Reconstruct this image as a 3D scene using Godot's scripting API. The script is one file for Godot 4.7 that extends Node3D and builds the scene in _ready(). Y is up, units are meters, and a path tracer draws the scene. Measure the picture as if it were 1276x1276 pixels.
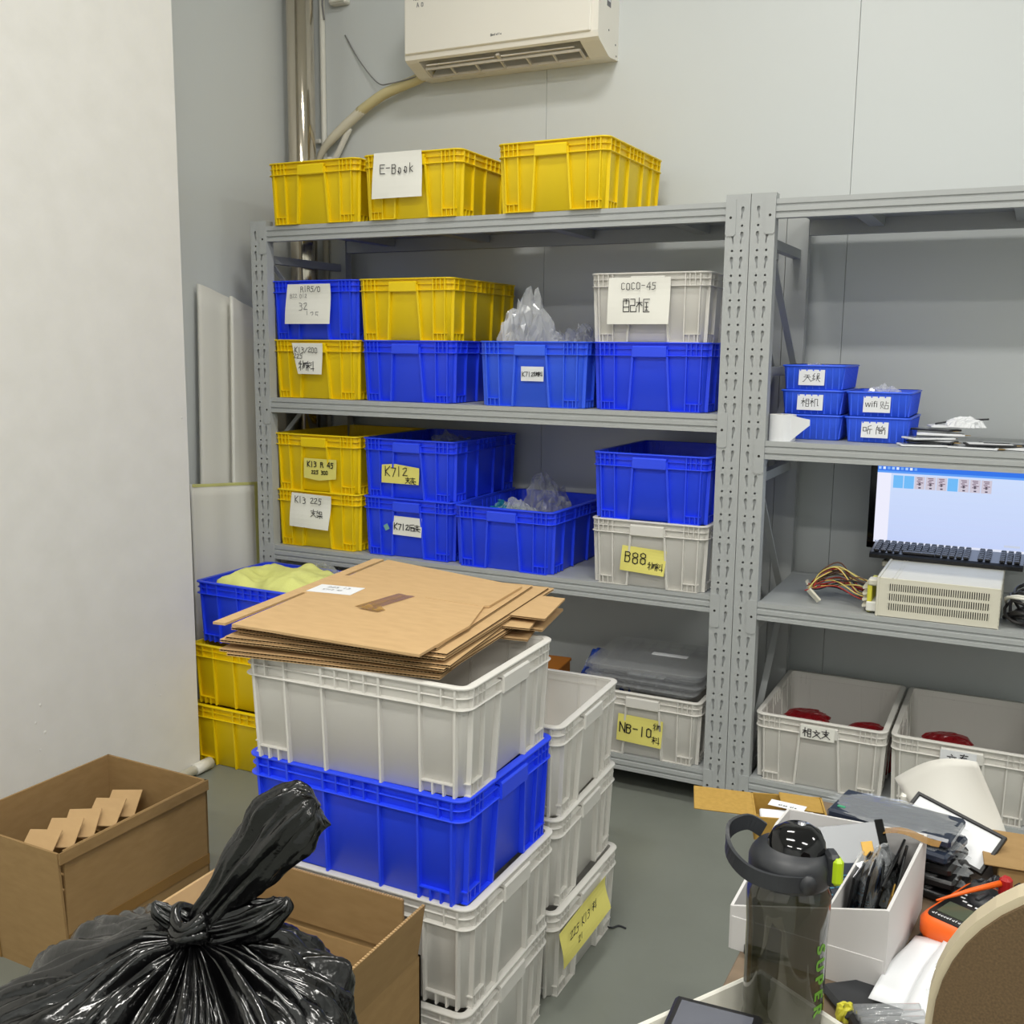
extends Node3D
# A storeroom corner: two grey steel racks with plastic crates, crate stacks, cartons and a cluttered desk.

var used = {}
var M = {}
var crate_mesh = {}

# ------------------------------------------------------------------ naming
func numbered(n):
	if not used.has(n):
		used[n] = 0
		return n
	used[n] += 1
	return "%s_%03d" % [n, used[n]]

func tag(o, label, category, group = "", kind = ""):
	o.set_meta("label", label)
	o.set_meta("category", category)
	if group != "":
		o.set_meta("group", group)
	if kind != "":
		o.set_meta("kind", kind)

func thing(called, label, category, at = Vector3.ZERO, turn = 0.0, group = ""):
	var o = Node3D.new()
	o.name = numbered(called)
	add_child(o)
	o.position = at
	o.rotation.y = turn
	tag(o, label, category, group)
	return o

func struct(called, label, category, at = Vector3.ZERO):
	var o = Node3D.new()
	o.name = called
	add_child(o)
	o.position = at
	o.set_meta("kind", "structure")
	o.set_meta("label", label)
	o.set_meta("category", category)
	return o

func part(called, mesh, mat, parent, at = Vector3.ZERO, rot = Vector3.ZERO):
	var o = MeshInstance3D.new()
	o.name = called
	o.mesh = mesh
	o.material_override = mat
	o.cast_shadow = GeometryInstance3D.SHADOW_CASTING_SETTING_ON
	parent.add_child(o, true)
	o.position = at
	o.rotation = rot
	return o

# ------------------------------------------------------------------ mesh helpers
func mb(smooth = false):
	var st = SurfaceTool.new()
	st.begin(Mesh.PRIMITIVE_TRIANGLES)
	st.set_smooth_group(0 if smooth else -1)
	return st

func fin(st):
	st.generate_normals()
	return st.commit()

func tri(st, a, b, c):
	st.add_vertex(a)
	st.add_vertex(c)
	st.add_vertex(b)

func quad(st, a, b, c, d):
	tri(st, a, b, c)
	tri(st, a, c, d)

func quad_uv(st, a, b, c, d):
	for k in [[a, Vector2(0, 1)], [c, Vector2(1, 0)], [b, Vector2(1, 1)], [a, Vector2(0, 1)], [d, Vector2(0, 0)], [c, Vector2(1, 0)]]:
		st.set_uv(k[1])
		st.add_vertex(k[0])

func box(st, c, s, x = Transform3D.IDENTITY):
	bbox(st, c, s, 0.0, x)

func bbox(st, c, s, b, x = Transform3D.IDENTITY):
	# chamfered box
	var h = s * 0.5
	b = min(b, min(h.x, min(h.y, h.z)) * 0.98)
	var axes = [Vector3.RIGHT, Vector3.UP, Vector3.BACK]
	var f = func(v): return x * (c + v)
	for i in 3:
		var n = axes[i]
		var u = axes[(i + 1) % 3]
		var w = axes[(i + 2) % 3]
		for s1 in [1.0, -1.0]:
			var o = n * h[i] * s1
			var du = u * (h[(i + 1) % 3] - b)
			var dw = w * (h[(i + 2) % 3] - b)
			if s1 > 0:
				quad(st, f.call(o - du - dw), f.call(o + du - dw), f.call(o + du + dw), f.call(o - du + dw))
			else:
				quad(st, f.call(o - du - dw), f.call(o - du + dw), f.call(o + du + dw), f.call(o + du - dw))
	if b <= 0.0:
		return
	for i in 3:
		var i1 = (i + 1) % 3
		var i2 = (i + 2) % 3
		for sa in [1.0, -1.0]:
			for sb in [1.0, -1.0]:
				var e = axes[i] * (h[i] - b)
				var p = axes[i1] * h[i1] * sa + axes[i2] * (h[i2] - b) * sb
				var q = axes[i1] * (h[i1] - b) * sa + axes[i2] * h[i2] * sb
				if sa * sb > 0:
					quad(st, f.call(p - e), f.call(q - e), f.call(q + e), f.call(p + e))
				else:
					quad(st, f.call(p + e), f.call(q + e), f.call(q - e), f.call(p - e))
	for sx in [1.0, -1.0]:
		for sy in [1.0, -1.0]:
			for sz in [1.0, -1.0]:
				var px = Vector3(h.x * sx, (h.y - b) * sy, (h.z - b) * sz)
				var py = Vector3((h.x - b) * sx, h.y * sy, (h.z - b) * sz)
				var pz = Vector3((h.x - b) * sx, (h.y - b) * sy, h.z * sz)
				if sx * sy * sz > 0:
					tri(st, f.call(px), f.call(py), f.call(pz))
				else:
					tri(st, f.call(px), f.call(pz), f.call(py))

func bar(st, a, b, w, h, up = Vector3.UP):
	# a rectangular bar from a to b
	var d = (b - a)
	var l = d.length()
	d = d / l
	if abs(d.dot(up)) > 0.98:
		up = Vector3.RIGHT
	var s = d.cross(up).normalized()
	var u = s.cross(d).normalized()
	box(st, Vector3.ZERO, Vector3(w, h, l), Transform3D(Basis(s, u, -d), (a + b) * 0.5))

func ring(hw, hd, r, y, n = 5, c = Vector3.ZERO):
	var out = []
	for k in 4:
		var cx = (hw - r) * [1, -1, -1, 1][k]
		var cz = (hd - r) * [-1, -1, 1, 1][k]
		for j in n:
			var a = (k + float(j) / (n - 1)) * PI / 2
			out.append(c + Vector3(cx + cos(a) * r, y, cz - sin(a) * r))
	return out

func circle(r, y, n, c = Vector3.ZERO, rz = -1.0):
	var out = []
	if rz < 0:
		rz = r
	for j in n:
		var a = TAU * j / n
		out.append(c + Vector3(cos(a) * r, y, -sin(a) * rz))
	return out

func loft(st, rings, cap0 = true, cap1 = true, x = Transform3D.IDENTITY):
	var n = rings[0].size()
	for i in rings.size() - 1:
		var r0 = rings[i]
		var r1 = rings[i + 1]
		for j in n:
			var k = (j + 1) % n
			quad(st, x * r0[j], x * r0[k], x * r1[k], x * r1[j])
	for e in [[cap0, rings[0], true], [cap1, rings[-1], false]]:
		if e[0]:
			var m = Vector3.ZERO
			for p in e[1]:
				m += p
			m = x * (m / n)
			for j in n:
				var k = (j + 1) % n
				if e[2]:
					tri(st, m, x * e[1][k], x * e[1][j])
				else:
					tri(st, m, x * e[1][j], x * e[1][k])

func tube(st, pts, r, n = 8, caps = true):
	var rings = []
	var up = Vector3.UP
	for i in pts.size():
		var d = (pts[min(i + 1, pts.size() - 1)] - pts[max(i - 1, 0)]).normalized()
		if i == 0 and abs(d.dot(up)) > 0.9:
			up = Vector3.RIGHT
		var s = d.cross(up).normalized()
		up = s.cross(d).normalized()
		var rr = r[i] if r is Array else r
		var g = []
		for j in n:
			var a = TAU * j / n
			g.append(pts[i] + (s * cos(a) + up * sin(a)) * rr)
		g.reverse()
		rings.append(g)
	rings.reverse()
	loft(st, rings, caps, caps)

func curve(pts, per = 6):
	var out = []
	for i in pts.size() - 1:
		var p0 = pts[max(i - 1, 0)]
		var p3 = pts[min(i + 2, pts.size() - 1)]
		for k in per:
			out.append(pts[i].cubic_interpolate(pts[i + 1], p0, p3, float(k) / per))
	out.append(pts[-1])
	return out

func prism(st, poly, o, a, b, t0, t1, caps = true):
	var p = PackedVector2Array(poly)
	var n = a.cross(b)
	if Geometry2D.is_polygon_clockwise(p):
		p.reverse()
	# Godot's 2D test counts y downwards; make sure of counter-clockwise in (a, b)
	var area = 0.0
	for i in p.size():
		area += p[i].cross(p[(i + 1) % p.size()])
	if area < 0:
		p.reverse()
	var f = func(v, t): return o + a * v.x + b * v.y + n * t
	for i in p.size():
		var k = (i + 1) % p.size()
		quad(st, f.call(p[i], t0), f.call(p[k], t0), f.call(p[k], t1), f.call(p[i], t1))
	if caps:
		var ix = Geometry2D.triangulate_polygon(p)
		for i in range(0, ix.size(), 3):
			var u = p[ix[i]]
			var v = p[ix[i + 1]]
			var w = p[ix[i + 2]]
			if (v - u).cross(w - u) < 0:
				var q = v
				v = w
				w = q
			tri(st, f.call(u, t1), f.call(v, t1), f.call(w, t1))
			tri(st, f.call(u, t0), f.call(w, t0), f.call(v, t0))

func patch(st, nu, nv, f, thick = 0.0):
	# a sheet: f(u, v) -> point
	var g = []
	for i in nu + 1:
		var row = []
		for j in nv + 1:
			row.append(f.call(float(i) / nu, float(j) / nv))
		g.append(row)
	for i in nu:
		for j in nv:
			quad(st, g[i][j], g[i + 1][j], g[i + 1][j + 1], g[i][j + 1])
	if thick > 0.0:
		var nrm = (g[nu][0] - g[0][0]).cross(g[0][nv] - g[0][0]).normalized() * -thick
		for i in nu:
			for j in nv:
				quad(st, g[i][j] + nrm, g[i][j + 1] + nrm, g[i + 1][j + 1] + nrm, g[i + 1][j] + nrm)
		for i in nu:
			quad(st, g[i][0] + nrm, g[i + 1][0] + nrm, g[i + 1][0], g[i][0])
			quad(st, g[i][nv], g[i + 1][nv], g[i + 1][nv] + nrm, g[i][nv] + nrm)
		for j in nv:
			quad(st, g[0][j], g[0][j + 1], g[0][j + 1] + nrm, g[0][j] + nrm)
			quad(st, g[nu][j] + nrm, g[nu][j + 1] + nrm, g[nu][j + 1], g[nu][j])

# ------------------------------------------------------------------ materials
func mat(called, c, rough = 0.6, metal = 0.0):
	var m = StandardMaterial3D.new()
	m.albedo_color = c
	m.roughness = rough
	m.metallic = metal
	M[called] = m
	return m

func rgb(r, g, b):
	return Color(r / 255.0, g / 255.0, b / 255.0)

func noise_tex(seed_, freq, c0, c1, size = 256, octaves = 4, sharp = 1.0, stretch = Vector2(1, 1)):
	var n = FastNoiseLite.new()
	n.seed = seed_
	n.frequency = freq
	n.fractal_octaves = octaves
	n.noise_type = FastNoiseLite.TYPE_SIMPLEX_SMOOTH
	var im = Image.create(size, size, true, Image.FORMAT_RGB8)
	for y in size:
		for x in size:
			# blend of four shifted samples so that the tile repeats without a seam
			var u = float(x) / size
			var v = float(y) / size
			var px = x * stretch.x
			var py = y * stretch.y
			var sx = size * stretch.x
			var sy = size * stretch.y
			var a = n.get_noise_2d(px, py) * (1 - u) * (1 - v) + n.get_noise_2d(px - sx, py) * u * (1 - v) + n.get_noise_2d(px, py - sy) * (1 - u) * v + n.get_noise_2d(px - sx, py - sy) * u * v
			var t = clamp(0.5 + a * 0.9 * sharp, 0.0, 1.0)
			im.set_pixel(x, y, c0.lerp(c1, t))
	im.generate_mipmaps()
	return ImageTexture.create_from_image(im)

func tri_tex(m, tex, scale):
	m.albedo_texture = tex
	m.albedo_color = Color.WHITE
	m.uv1_triplanar = true
	m.uv1_world_triplanar = true
	m.uv1_scale = Vector3.ONE * scale

func film(called, c, alpha, rough):
	var m = mat(called, Color(c.r, c.g, c.b, alpha), rough)
	m.transparency = BaseMaterial3D.TRANSPARENCY_ALPHA
	m.cull_mode = BaseMaterial3D.CULL_DISABLED
	return m

func make_materials():
	tri_tex(mat("floor", Color.WHITE, 0.36), noise_tex(3, 0.012, rgb(122, 126, 118), rgb(133, 137, 129), 256, 5), 0.55)
	mat("panel", rgb(206, 210, 210), 0.42)
	mat("joint", rgb(165, 168, 168), 0.8)
	tri_tex(mat("plaster", Color.WHITE, 0.75), noise_tex(9, 0.03, rgb(226, 224, 218), rgb(232, 230, 225), 256, 4), 0.9)
	mat("ceiling", rgb(225, 226, 224), 0.9)
	mat("steel", rgb(172, 175, 175), 0.48)
	mat("deck", rgb(165, 169, 169), 0.5)
	var y = mat("yellow", rgb(240, 208, 10), 0.42)
	y.backlight = Color(0.25, 0.18, 0.01)
	mat("blue", rgb(42, 76, 248), 0.4)
	mat("blue_light", rgb(54, 100, 244), 0.4)
	var w = mat("white", Color(0.925, 0.915, 0.89, 0.76), 0.42)
	w.transparency = BaseMaterial3D.TRANSPARENCY_ALPHA
	w.backlight = Color(0.5, 0.49, 0.46)
	tri_tex(mat("kraft", Color.WHITE, 0.85), noise_tex(21, 0.05, rgb(192, 158, 112), rgb(202, 168, 121), 256, 5, 1.0, Vector2(0.35, 1.0)), 3.0)
	tri_tex(mat("kraft_brown", Color.WHITE, 0.85), noise_tex(22, 0.05, rgb(150, 120, 76), rgb(162, 131, 86), 256, 5, 1.0, Vector2(0.35, 1.0)), 3.0)
	tri_tex(mat("kraft_gold", Color.WHITE, 0.7), noise_tex(25, 0.06, rgb(162, 128, 54), rgb(180, 144, 68), 256, 5), 5.0)
	mat("kraft_core_shaded", rgb(104, 78, 48), 0.95)  # brown fluting paper, with the shade inside the open flutes put into its colour
	var pt = mat("packing_tape", Color(0.62, 0.47, 0.25, 0.75), 0.18)
	pt.transparency = BaseMaterial3D.TRANSPARENCY_ALPHA
	mat("paper", rgb(233, 232, 224), 0.85)
	mat("paper_cool", rgb(226, 228, 231), 0.8)
	mat("note", rgb(226, 217, 118), 0.85)
	mat("ink", rgb(26, 24, 30), 0.7)
	mat("ink_grey", rgb(118, 118, 122), 0.7)
	mat("ac", rgb(236, 232, 222), 0.35)
	mat("ac_vane", rgb(214, 206, 192), 0.4)
	mat("chrome", rgb(205, 196, 180), 0.1, 1.0)
	mat("pvc", rgb(228, 226, 216), 0.4)
	mat("hose", rgb(222, 216, 196), 0.6)
	mat("hose_tape", rgb(208, 196, 150), 0.6)
	mat("cable_grey", rgb(135, 135, 135), 0.6)
	var fo = mat("foam", rgb(226, 225, 218), 0.7)
	fo.backlight = Color(0.3, 0.3, 0.28)
	film("foam_tape", rgb(214, 214, 120), 0.7, 0.4)
	var bg = mat("bin_bag", rgb(8, 8, 9), 0.17)
	bg.metallic_specular = 0.6
	var cn = FastNoiseLite.new()
	cn.seed = 91
	cn.frequency = 0.012
	cn.fractal_type = FastNoiseLite.FRACTAL_RIDGED
	cn.fractal_octaves = 4
	var ci = cn.get_seamless_image(256, 256)
	ci.convert(Image.FORMAT_RGBA8)
	ci.bump_map_to_normal_map(6.0)
	bg.normal_enabled = true
	bg.normal_texture = ImageTexture.create_from_image(ci)
	bg.normal_scale = 0.3
	bg.uv1_triplanar = true
	bg.uv1_scale = Vector3.ONE * 5.0
	tri_tex(mat("cloth", Color.WHITE, 0.9), noise_tex(31, 0.08, rgb(222, 226, 130), rgb(234, 236, 148), 128, 3), 20.0)
	film("clear_film", rgb(235, 238, 240), 0.3, 0.12)
	film("grey_film", rgb(190, 194, 198), 0.3, 0.12)
	film("tray_film", rgb(215, 218, 222), 0.13, 0.08)
	mat("white_card", rgb(205, 203, 202), 0.75)
	mat("envelope", rgb(206, 204, 197), 0.7)
	mat("black", rgb(20, 20, 22), 0.4)
	mat("black_gloss", rgb(10, 10, 12), 0.08)
	mat("charcoal", rgb(44, 46, 50), 0.45)
	mat("screen_back", rgb(176, 178, 182), 0.22, 0.6)
	mat("screen_grey", rgb(132, 136, 142), 0.2)
	mat("screen_dim", rgb(92, 94, 104), 0.2)
	mat("navy", rgb(40, 48, 64), 0.18)
	mat("beige", rgb(218, 214, 197), 0.5)
	mat("slot", rgb(40, 38, 32), 0.8)
	mat("key", rgb(46, 46, 50), 0.5)
	mat("red", rgb(170, 26, 28), 0.4)
	mat("red_wrap", rgb(128, 16, 24), 0.28)
	mat("red_film", rgb(150, 22, 30), 0.25)
	mat("orange", rgb(238, 100, 24), 0.4)
	mat("orange_card", rgb(196, 120, 40), 0.7)
	mat("green", rgb(60, 150, 110), 0.5)
	mat("sticker_green", rgb(120, 170, 165), 0.6)
	mat("lime", rgb(176, 206, 28), 0.4)
	mat("print_green", rgb(96, 150, 40), 0.5)
	mat("gold", rgb(190, 150, 70), 0.35, 0.4)
	mat("wire_red", rgb(165, 40, 36), 0.5)
	mat("wire_yellow", rgb(214, 196, 110), 0.5)
	mat("wire_black", rgb(34, 32, 32), 0.5)
	mat("wire_brown", rgb(110, 70, 44), 0.5)
	mat("board_yellow", rgb(222, 216, 70), 0.5)
	mat("lcd", rgb(74, 82, 66), 0.2)
	mat("bag_blue", rgb(22, 60, 150), 0.4)
	mat("teal", rgb(20, 110, 140), 0.4)
	tri_tex(mat("desk", Color.WHITE, 0.55), noise_tex(41, 0.04, rgb(112, 96, 78), rgb(130, 112, 92), 256, 5, 1.0, Vector2(0.2, 1.0)), 2.0)
	var ch = mat("chair_fabric", Color.WHITE, 0.95)
	tri_tex(ch, noise_tex(51, 0.16, rgb(84, 67, 45), rgb(110, 89, 61), 256, 4), 9.0)
	mat("chair_edge", rgb(196, 184, 156), 0.5)
	var smoke = mat("smoke_glass", Color(0.17, 0.17, 0.11, 0.72), 0.06)
	smoke.transparency = BaseMaterial3D.TRANSPARENCY_ALPHA
	var lit = mat("lamp", rgb(255, 252, 245), 0.5)
	lit.emission_enabled = true
	lit.emission = rgb(255, 252, 245)
	lit.emission_energy_multiplier = 4.0

# ------------------------------------------------------------------ handwriting
const STROKES = {
	"E": "68181060 1555", "-": "1555", "B": "10184857564515 154553524010", "o": "35252112203041443525", "k": "1018 451340",
	"C": "573817113051", "O": "38171211305152573828", "0": "38171211305152573828", "4": "481363 5950", "5": "6828255553513010", "K": "1019 691460",
	"7": "186830", "1": "3930", "2": "17385856341161", "8": "39585635161839 35545130111435", "N": "10196069", "3": "183857564525 4553513010", "R": "10184857564515 4560",
	"/": "0068", "A": "1039 3960 2353", "|": "2628 2226", "x": "1434 2422 4144 4446", "S": "6738181645534110", " ": "",
	"天": "2777 1585 57551000 5590", "线": "39163613 1343 0132 5686 5494 69648190 8851 7989", "相": "0646 2920 2603 2644 50588880 5686 5383 5080",
	"机": "0646 2920 2603 2644 585450 58888191", "贴": "03083833 2612 1200 2240 6965 6797 5054949050", "听": "0703333707 8958544450 5595 7570",
	"筒": "190617 1747 2735 6957 6797 7785 00059590 2474 3133636131", "后": "89181500 1595 3034848030", "壳": "0888 4946 2666 00049493 20336351 5190",
	"物": "1806 0646 2920 0224 59579790 7753 6741 8762", "料": "2920 0545 0827 4837 2502 2543 6857 6655 5292 8980", "配": "0848 0007474000 0343 2825 58888454509092",
	"框": "0646 2920 2603 2644 98585090 6686 6383 6181 7671", "支": "1787 5955 257510 3590", "架": "0846 2915 4845 5558888555 1393 5350 5311 5391",
	"文": "4857 1686 7510 3590", "春": "2888 2676 1494 5910 5490 3033636030 3262",
}

func writing(text, size, advance, width, wob = 0.0, seed_ = 1):
	# flat ink strokes in the x-y plane, lower left at 0,0; rises 0.3 mm over the paper
	var st = mb()
	var rng = RandomNumberGenerator.new()
	rng.seed = seed_
	var x = 0.0
	for i in text.length():
		var ch = text[i]
		var dy = rng.randf_range(-wob, wob) * size
		for s in STROKES.get(ch, "1838 1555 3820").split(" ", false):
			var pts = []
			for k in range(0, s.length() - 1, 2):
				pts.append(Vector3(x + int(s[k]) / 9.0 * size, dy + int(s[k + 1]) / 9.0 * size, 0.0))
			for k in pts.size() - 1:
				var d = pts[k + 1] - pts[k]
				if d.length() < 1e-5:
					continue
				d = d.normalized()
				var e = d * width * 0.4
				var n = Vector3(-d.y, d.x, 0) * width * 0.5
				var z = Vector3(0, 0, 0.0003)
				quad(st, pts[k] - e - n + z, pts[k + 1] + e - n + z, pts[k + 1] + e + n + z, pts[k] - e + n + z)
		x += size * advance * (1.0 if ch.unicode_at(0) > 255 else 0.72)
	return fin(st)

func paper_label(parent, at, w, h, m, lines, bend = 0.006, tilt = 0.0, outline = 0, rot = Vector3.ZERO):
	# a small sheet hung on a crate; lines: [text, x, y, size, stroke width, material]
	var st = mb()
	var f = func(u, v):
		var x = (u - 0.5) * w
		var y = (v - 0.5) * h
		if outline == 1:      # pointed at the bottom
			y -= (1.0 - v) * (0.25 - abs(u - 0.45) * 0.5) * h * 0.5
		elif outline == 2:    # slanted left lower corner
			x += (1.0 - v) * (1.0 - u) * w * 0.22
		elif outline == 3:    # flared
			x *= 1.0 + 0.07 * (1.0 - v)
		elif outline == 4:
			y += v * (0.22 - abs(u - 0.35) * 0.5) * h * 0.5
		return Vector3(x, y, bend * (sin(v * 4.0 + u * 1.6) * 0.35 + (1.0 - v) * (1.0 - v) * 0.8))
	patch(st, 8, 8, f, 0.0004)
	var o = part("label", fin(st), m, parent, at, Vector3(0, 0, tilt) + rot)
	for l in lines:
		part("writing", writing(l[0], l[3], 1.0, l[4], 0.06, int(l[1] * 1e5) + 7), l[5], o, Vector3(l[1], l[2], bend * 0.62 + 0.0022))
	return o

# ------------------------------------------------------------------ crates
const CW = 0.41
const CL = 0.535
const CH = 0.226
const PITCH = 0.2245

func build_crate_meshes():
	var ihw = CW / 2
	var ihl = CL / 2
	# body: walls and floor in one skin, ribs on the outside
	var st = mb(true)
	var rings = []
	var t = 0.003
	for a in [[-0.024, 0.0], [-0.0205, 0.003], [-0.012, CH - 0.001]]:
		rings.append(ring(ihw + a[0], ihl + a[0], 0.022, a[1]))
	loft(st, rings, true, false)
	var inner = []
	for a in [[-0.012 - t, CH - 0.001], [-0.0205 - t, 0.005]]:
		inner.append(ring(ihw + a[0], ihl + a[0], 0.02, a[1]))
	loft(st, inner, false, false)
	var fl = ring(ihw - 0.0205 - t, ihl - 0.0205 - t, 0.02, 0.005)
	for j in fl.size():
		tri(st, Vector3(0, 0.005, 0), fl[j], fl[(j + 1) % fl.size()])
	# ribs on the same skin
	st.set_smooth_group(-1)
	var off = func(y): return -0.0215 + 0.009 * y / CH       # outer wall at height y
	var band = CH - 0.044
	var rib = func(side, p0, p1, y0, y1, wdt, out):
		# side 0: short (+z), 1: -z, 2: +x, 3: -x; p = position along the side at foot and top
		var sg = 1.0 if side % 2 == 0 else -1.0
		var e0 = out
		var hl = ihl if side < 2 else ihw
		var a = []
		for k in [[p0, y0], [p1, y1]]:
			for dd in [[-wdt / 2, -0.004], [wdt / 2, -0.004], [wdt / 2, e0], [-wdt / 2, e0]]:
				var depth = hl + off.call(k[1]) + dd[1]
				if dd[1] > 0:
					depth = min(depth, hl - 0.001)
				var v = Vector3(k[0] + dd[0], k[1], depth) if side < 2 else Vector3(depth, k[1], -k[0] - dd[0])
				if sg < 0:
					v = Vector3(-v.x, v.y, -v.z)
				a.append(v)
		# sides
		quad(st, a[3], a[2], a[6], a[7])
		quad(st, a[0], a[3], a[7], a[4])
		quad(st, a[2], a[1], a[5], a[6])
		quad(st, a[4], a[7], a[6], a[5])
		quad(st, a[0], a[1], a[2], a[3])
	for side in 4:
		var half = ihw if side < 2 else ihl
		if side < 2:
			for s in [-1.0, 1.0]:
				rib.call(side, s * 0.071, s * 0.058, 0.002, band + 0.02, 0.007, 0.0125)
				rib.call(side, s * 0.122, s * 0.125, 0.002, CH - 0.004, 0.004, 0.010)
				rib.call(side, s * (half - 0.036), s * (half - 0.030), 0.002, CH - 0.004, 0.004, 0.010)
				# foot ledge between the outer ribs, with small webs
				rib.call(side, s * 0.149, s * 0.149, 0.026, 0.0285, 0.054, 0.010)
				rib.call(side, s * 0.122, s * 0.122, 0.001, 0.0035, 0.104, 0.011)
				for q in [0.140, 0.158]:
					rib.call(side, s * q, s * q, 0.002, 0.026, 0.003, 0.009)
				for q in [0.140, 0.158]:
					rib.call(side, s * q, s * q, band, CH - 0.004, 0.0025, 0.011)
		else:
			for s in [-1.0, 1.0]:
				rib.call(side, s * 0.066, s * 0.068, 0.002, CH - 0.004, 0.005, 0.0105)
				rib.call(side, s * 0.157, s * 0.160, 0.002, CH - 0.004, 0.005, 0.0105)
				rib.call(side, s * (half - 0.036), s * (half - 0.030), 0.002, CH - 0.004, 0.005, 0.0105)
				rib.call(side, s * 0.194, s * 0.194, 0.026, 0.0285, 0.076, 0.010)
				for q in [0.184, 0.208]:
					rib.call(side, s * q, s * q, 0.002, 0.026, 0.004, 0.010)
				rib.call(side, s * 0.034, s * 0.034, band, CH - 0.004, 0.003, 0.011)
				rib.call(side, s * (half - 0.06), s * (half - 0.06), band, CH - 0.004, 0.003, 0.011)
			rib.call(side, 0.0, 0.0, band, CH - 0.004, 0.003, 0.011)
	crate_mesh.body = fin(st)
	# rim: three flanges round the top
	st = mb(true)
	for fgl in [[CH - 0.046, 0.003, -0.0005], [CH - 0.0235, 0.002, -0.003], [CH - 0.005, 0.005, 0.0]]:
		var y = fgl[0]
		var o = fgl[2]
		var prof = [[-0.0165, y], [o - 0.001, y], [o, y + 0.001], [o, y + fgl[1] - 0.001], [o - 0.001, y + fgl[1]], [-0.0165, y + fgl[1]]]
		var rr = []
		for a in prof:
			rr.append(ring(ihw + a[0], ihl + a[0], 0.03 + a[0], a[1], 6))
		loft(st, rr, false, false)
	crate_mesh.rim = fin(st)
	# handle: a downturned lip on each short side
	st = mb()
	prism(st, [Vector2(-0.014, CH - 0.012), Vector2(0.001, CH - 0.012), Vector2(0.004, CH - 0.016), Vector2(0.004, CH - 0.047), Vector2(0.001, CH - 0.050), Vector2(-0.002, CH - 0.047), Vector2(-0.002, CH - 0.018), Vector2(-0.014, CH - 0.018)], Vector3(0, 0, 0), Vector3.BACK, Vector3.UP, -0.058, 0.058)
	crate_mesh.handle = fin(st)

func crate(label, m, at, turn = 0.0, group = "", floor_y = null):
	# at: middle of the foot; the short side with the handle looks to +z
	var t = thing("storage_crate", label, "crate", at, turn, group)
	part("body", crate_mesh.body, M[m], t)
	part("rim", crate_mesh.rim, M[m], t)
	part("handle", crate_mesh.handle, M[m], t, Vector3(0, 0, CL / 2))
	part("handle", crate_mesh.handle, M[m], t, Vector3(0, 0, -CL / 2), Vector3(0, PI, 0))
	return t

# ------------------------------------------------------------------ camera and light
func make_view():
	var cam = Camera3D.new()
	cam.name = "camera"
	add_child(cam)
	cam.position = Vector3(2.7718, 1.5275, 3.2728)
	cam.rotation = Vector3(-0.1557, 0.4616, 0.0104)
	cam.fov = 52.21
	cam.near = 0.05
	cam.far = 50.0
	cam.current = true
	var we = WorldEnvironment.new()
	we.name = "environment"
	var e = Environment.new()
	e.background_mode = Environment.BG_COLOR
	e.background_color = Color(0.02, 0.02, 0.022)
	e.tonemap_mode = Environment.TONE_MAPPER_LINEAR
	e.tonemap_exposure = 1.0
	e.sdfgi_enabled = true
	e.ssao_enabled = true
	e.ssil_enabled = true
	we.environment = e
	add_child(we)

const CEIL = 4.0

func make_lamps():
	for p in [[2.2, 3.2, 1.18], [4.6, 3.2, 1.18], [2.2, 5.5, 1.18], [4.6, 5.5, 1.18], [1.9, 1.1, 0.70], [5.2, 1.1, 0.70]]:  # the two short panels are added fill, lifting upper walls, cardboard and floor
		var w = p[2]
		var lab = "long white LED ceiling light panel, lit" if w > 1.0 else "added short fill light panel above the racks, lit"
		var t = thing("ceiling_or_fill_light", lab, "ceiling light", Vector3(p[0], CEIL - 0.05, p[1]), 0.0, "long ceiling light panels" if w > 1.0 else "added short fill light panels")
		var st = mb()
		box(st, Vector3(0, 0.025, 0), Vector3(w + 0.04, 0.04, 0.32))
		part("housing", fin(st), M.pvc, t)
		st = mb()
		box(st, Vector3(0, 0.0, 0), Vector3(w, 0.008, 0.28))
		part("diffuser", fin(st), M.lamp, t)
		var l = AreaLight3D.new()
		l.name = "light"
		l.area_size = Vector2(w, 0.28)
		l.light_energy = LAMP * w / 1.18
		l.light_color = Color(1.0, 0.99, 0.965)
		l.shadow_enabled = true
		l.area_range = 20.0
		l.area_attenuation = 2.0
		t.add_child(l)
		l.position = Vector3(0, -0.012, 0)
		l.rotation = Vector3(-PI / 2, 0, 0)

const LAMP = 5.0

# ------------------------------------------------------------------ room
const WZ = -0.62
const RX = -0.19       # recess side wall
const LX = 0.16        # near left wall face
const LZ = 0.545       # where the near left wall ends

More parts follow.
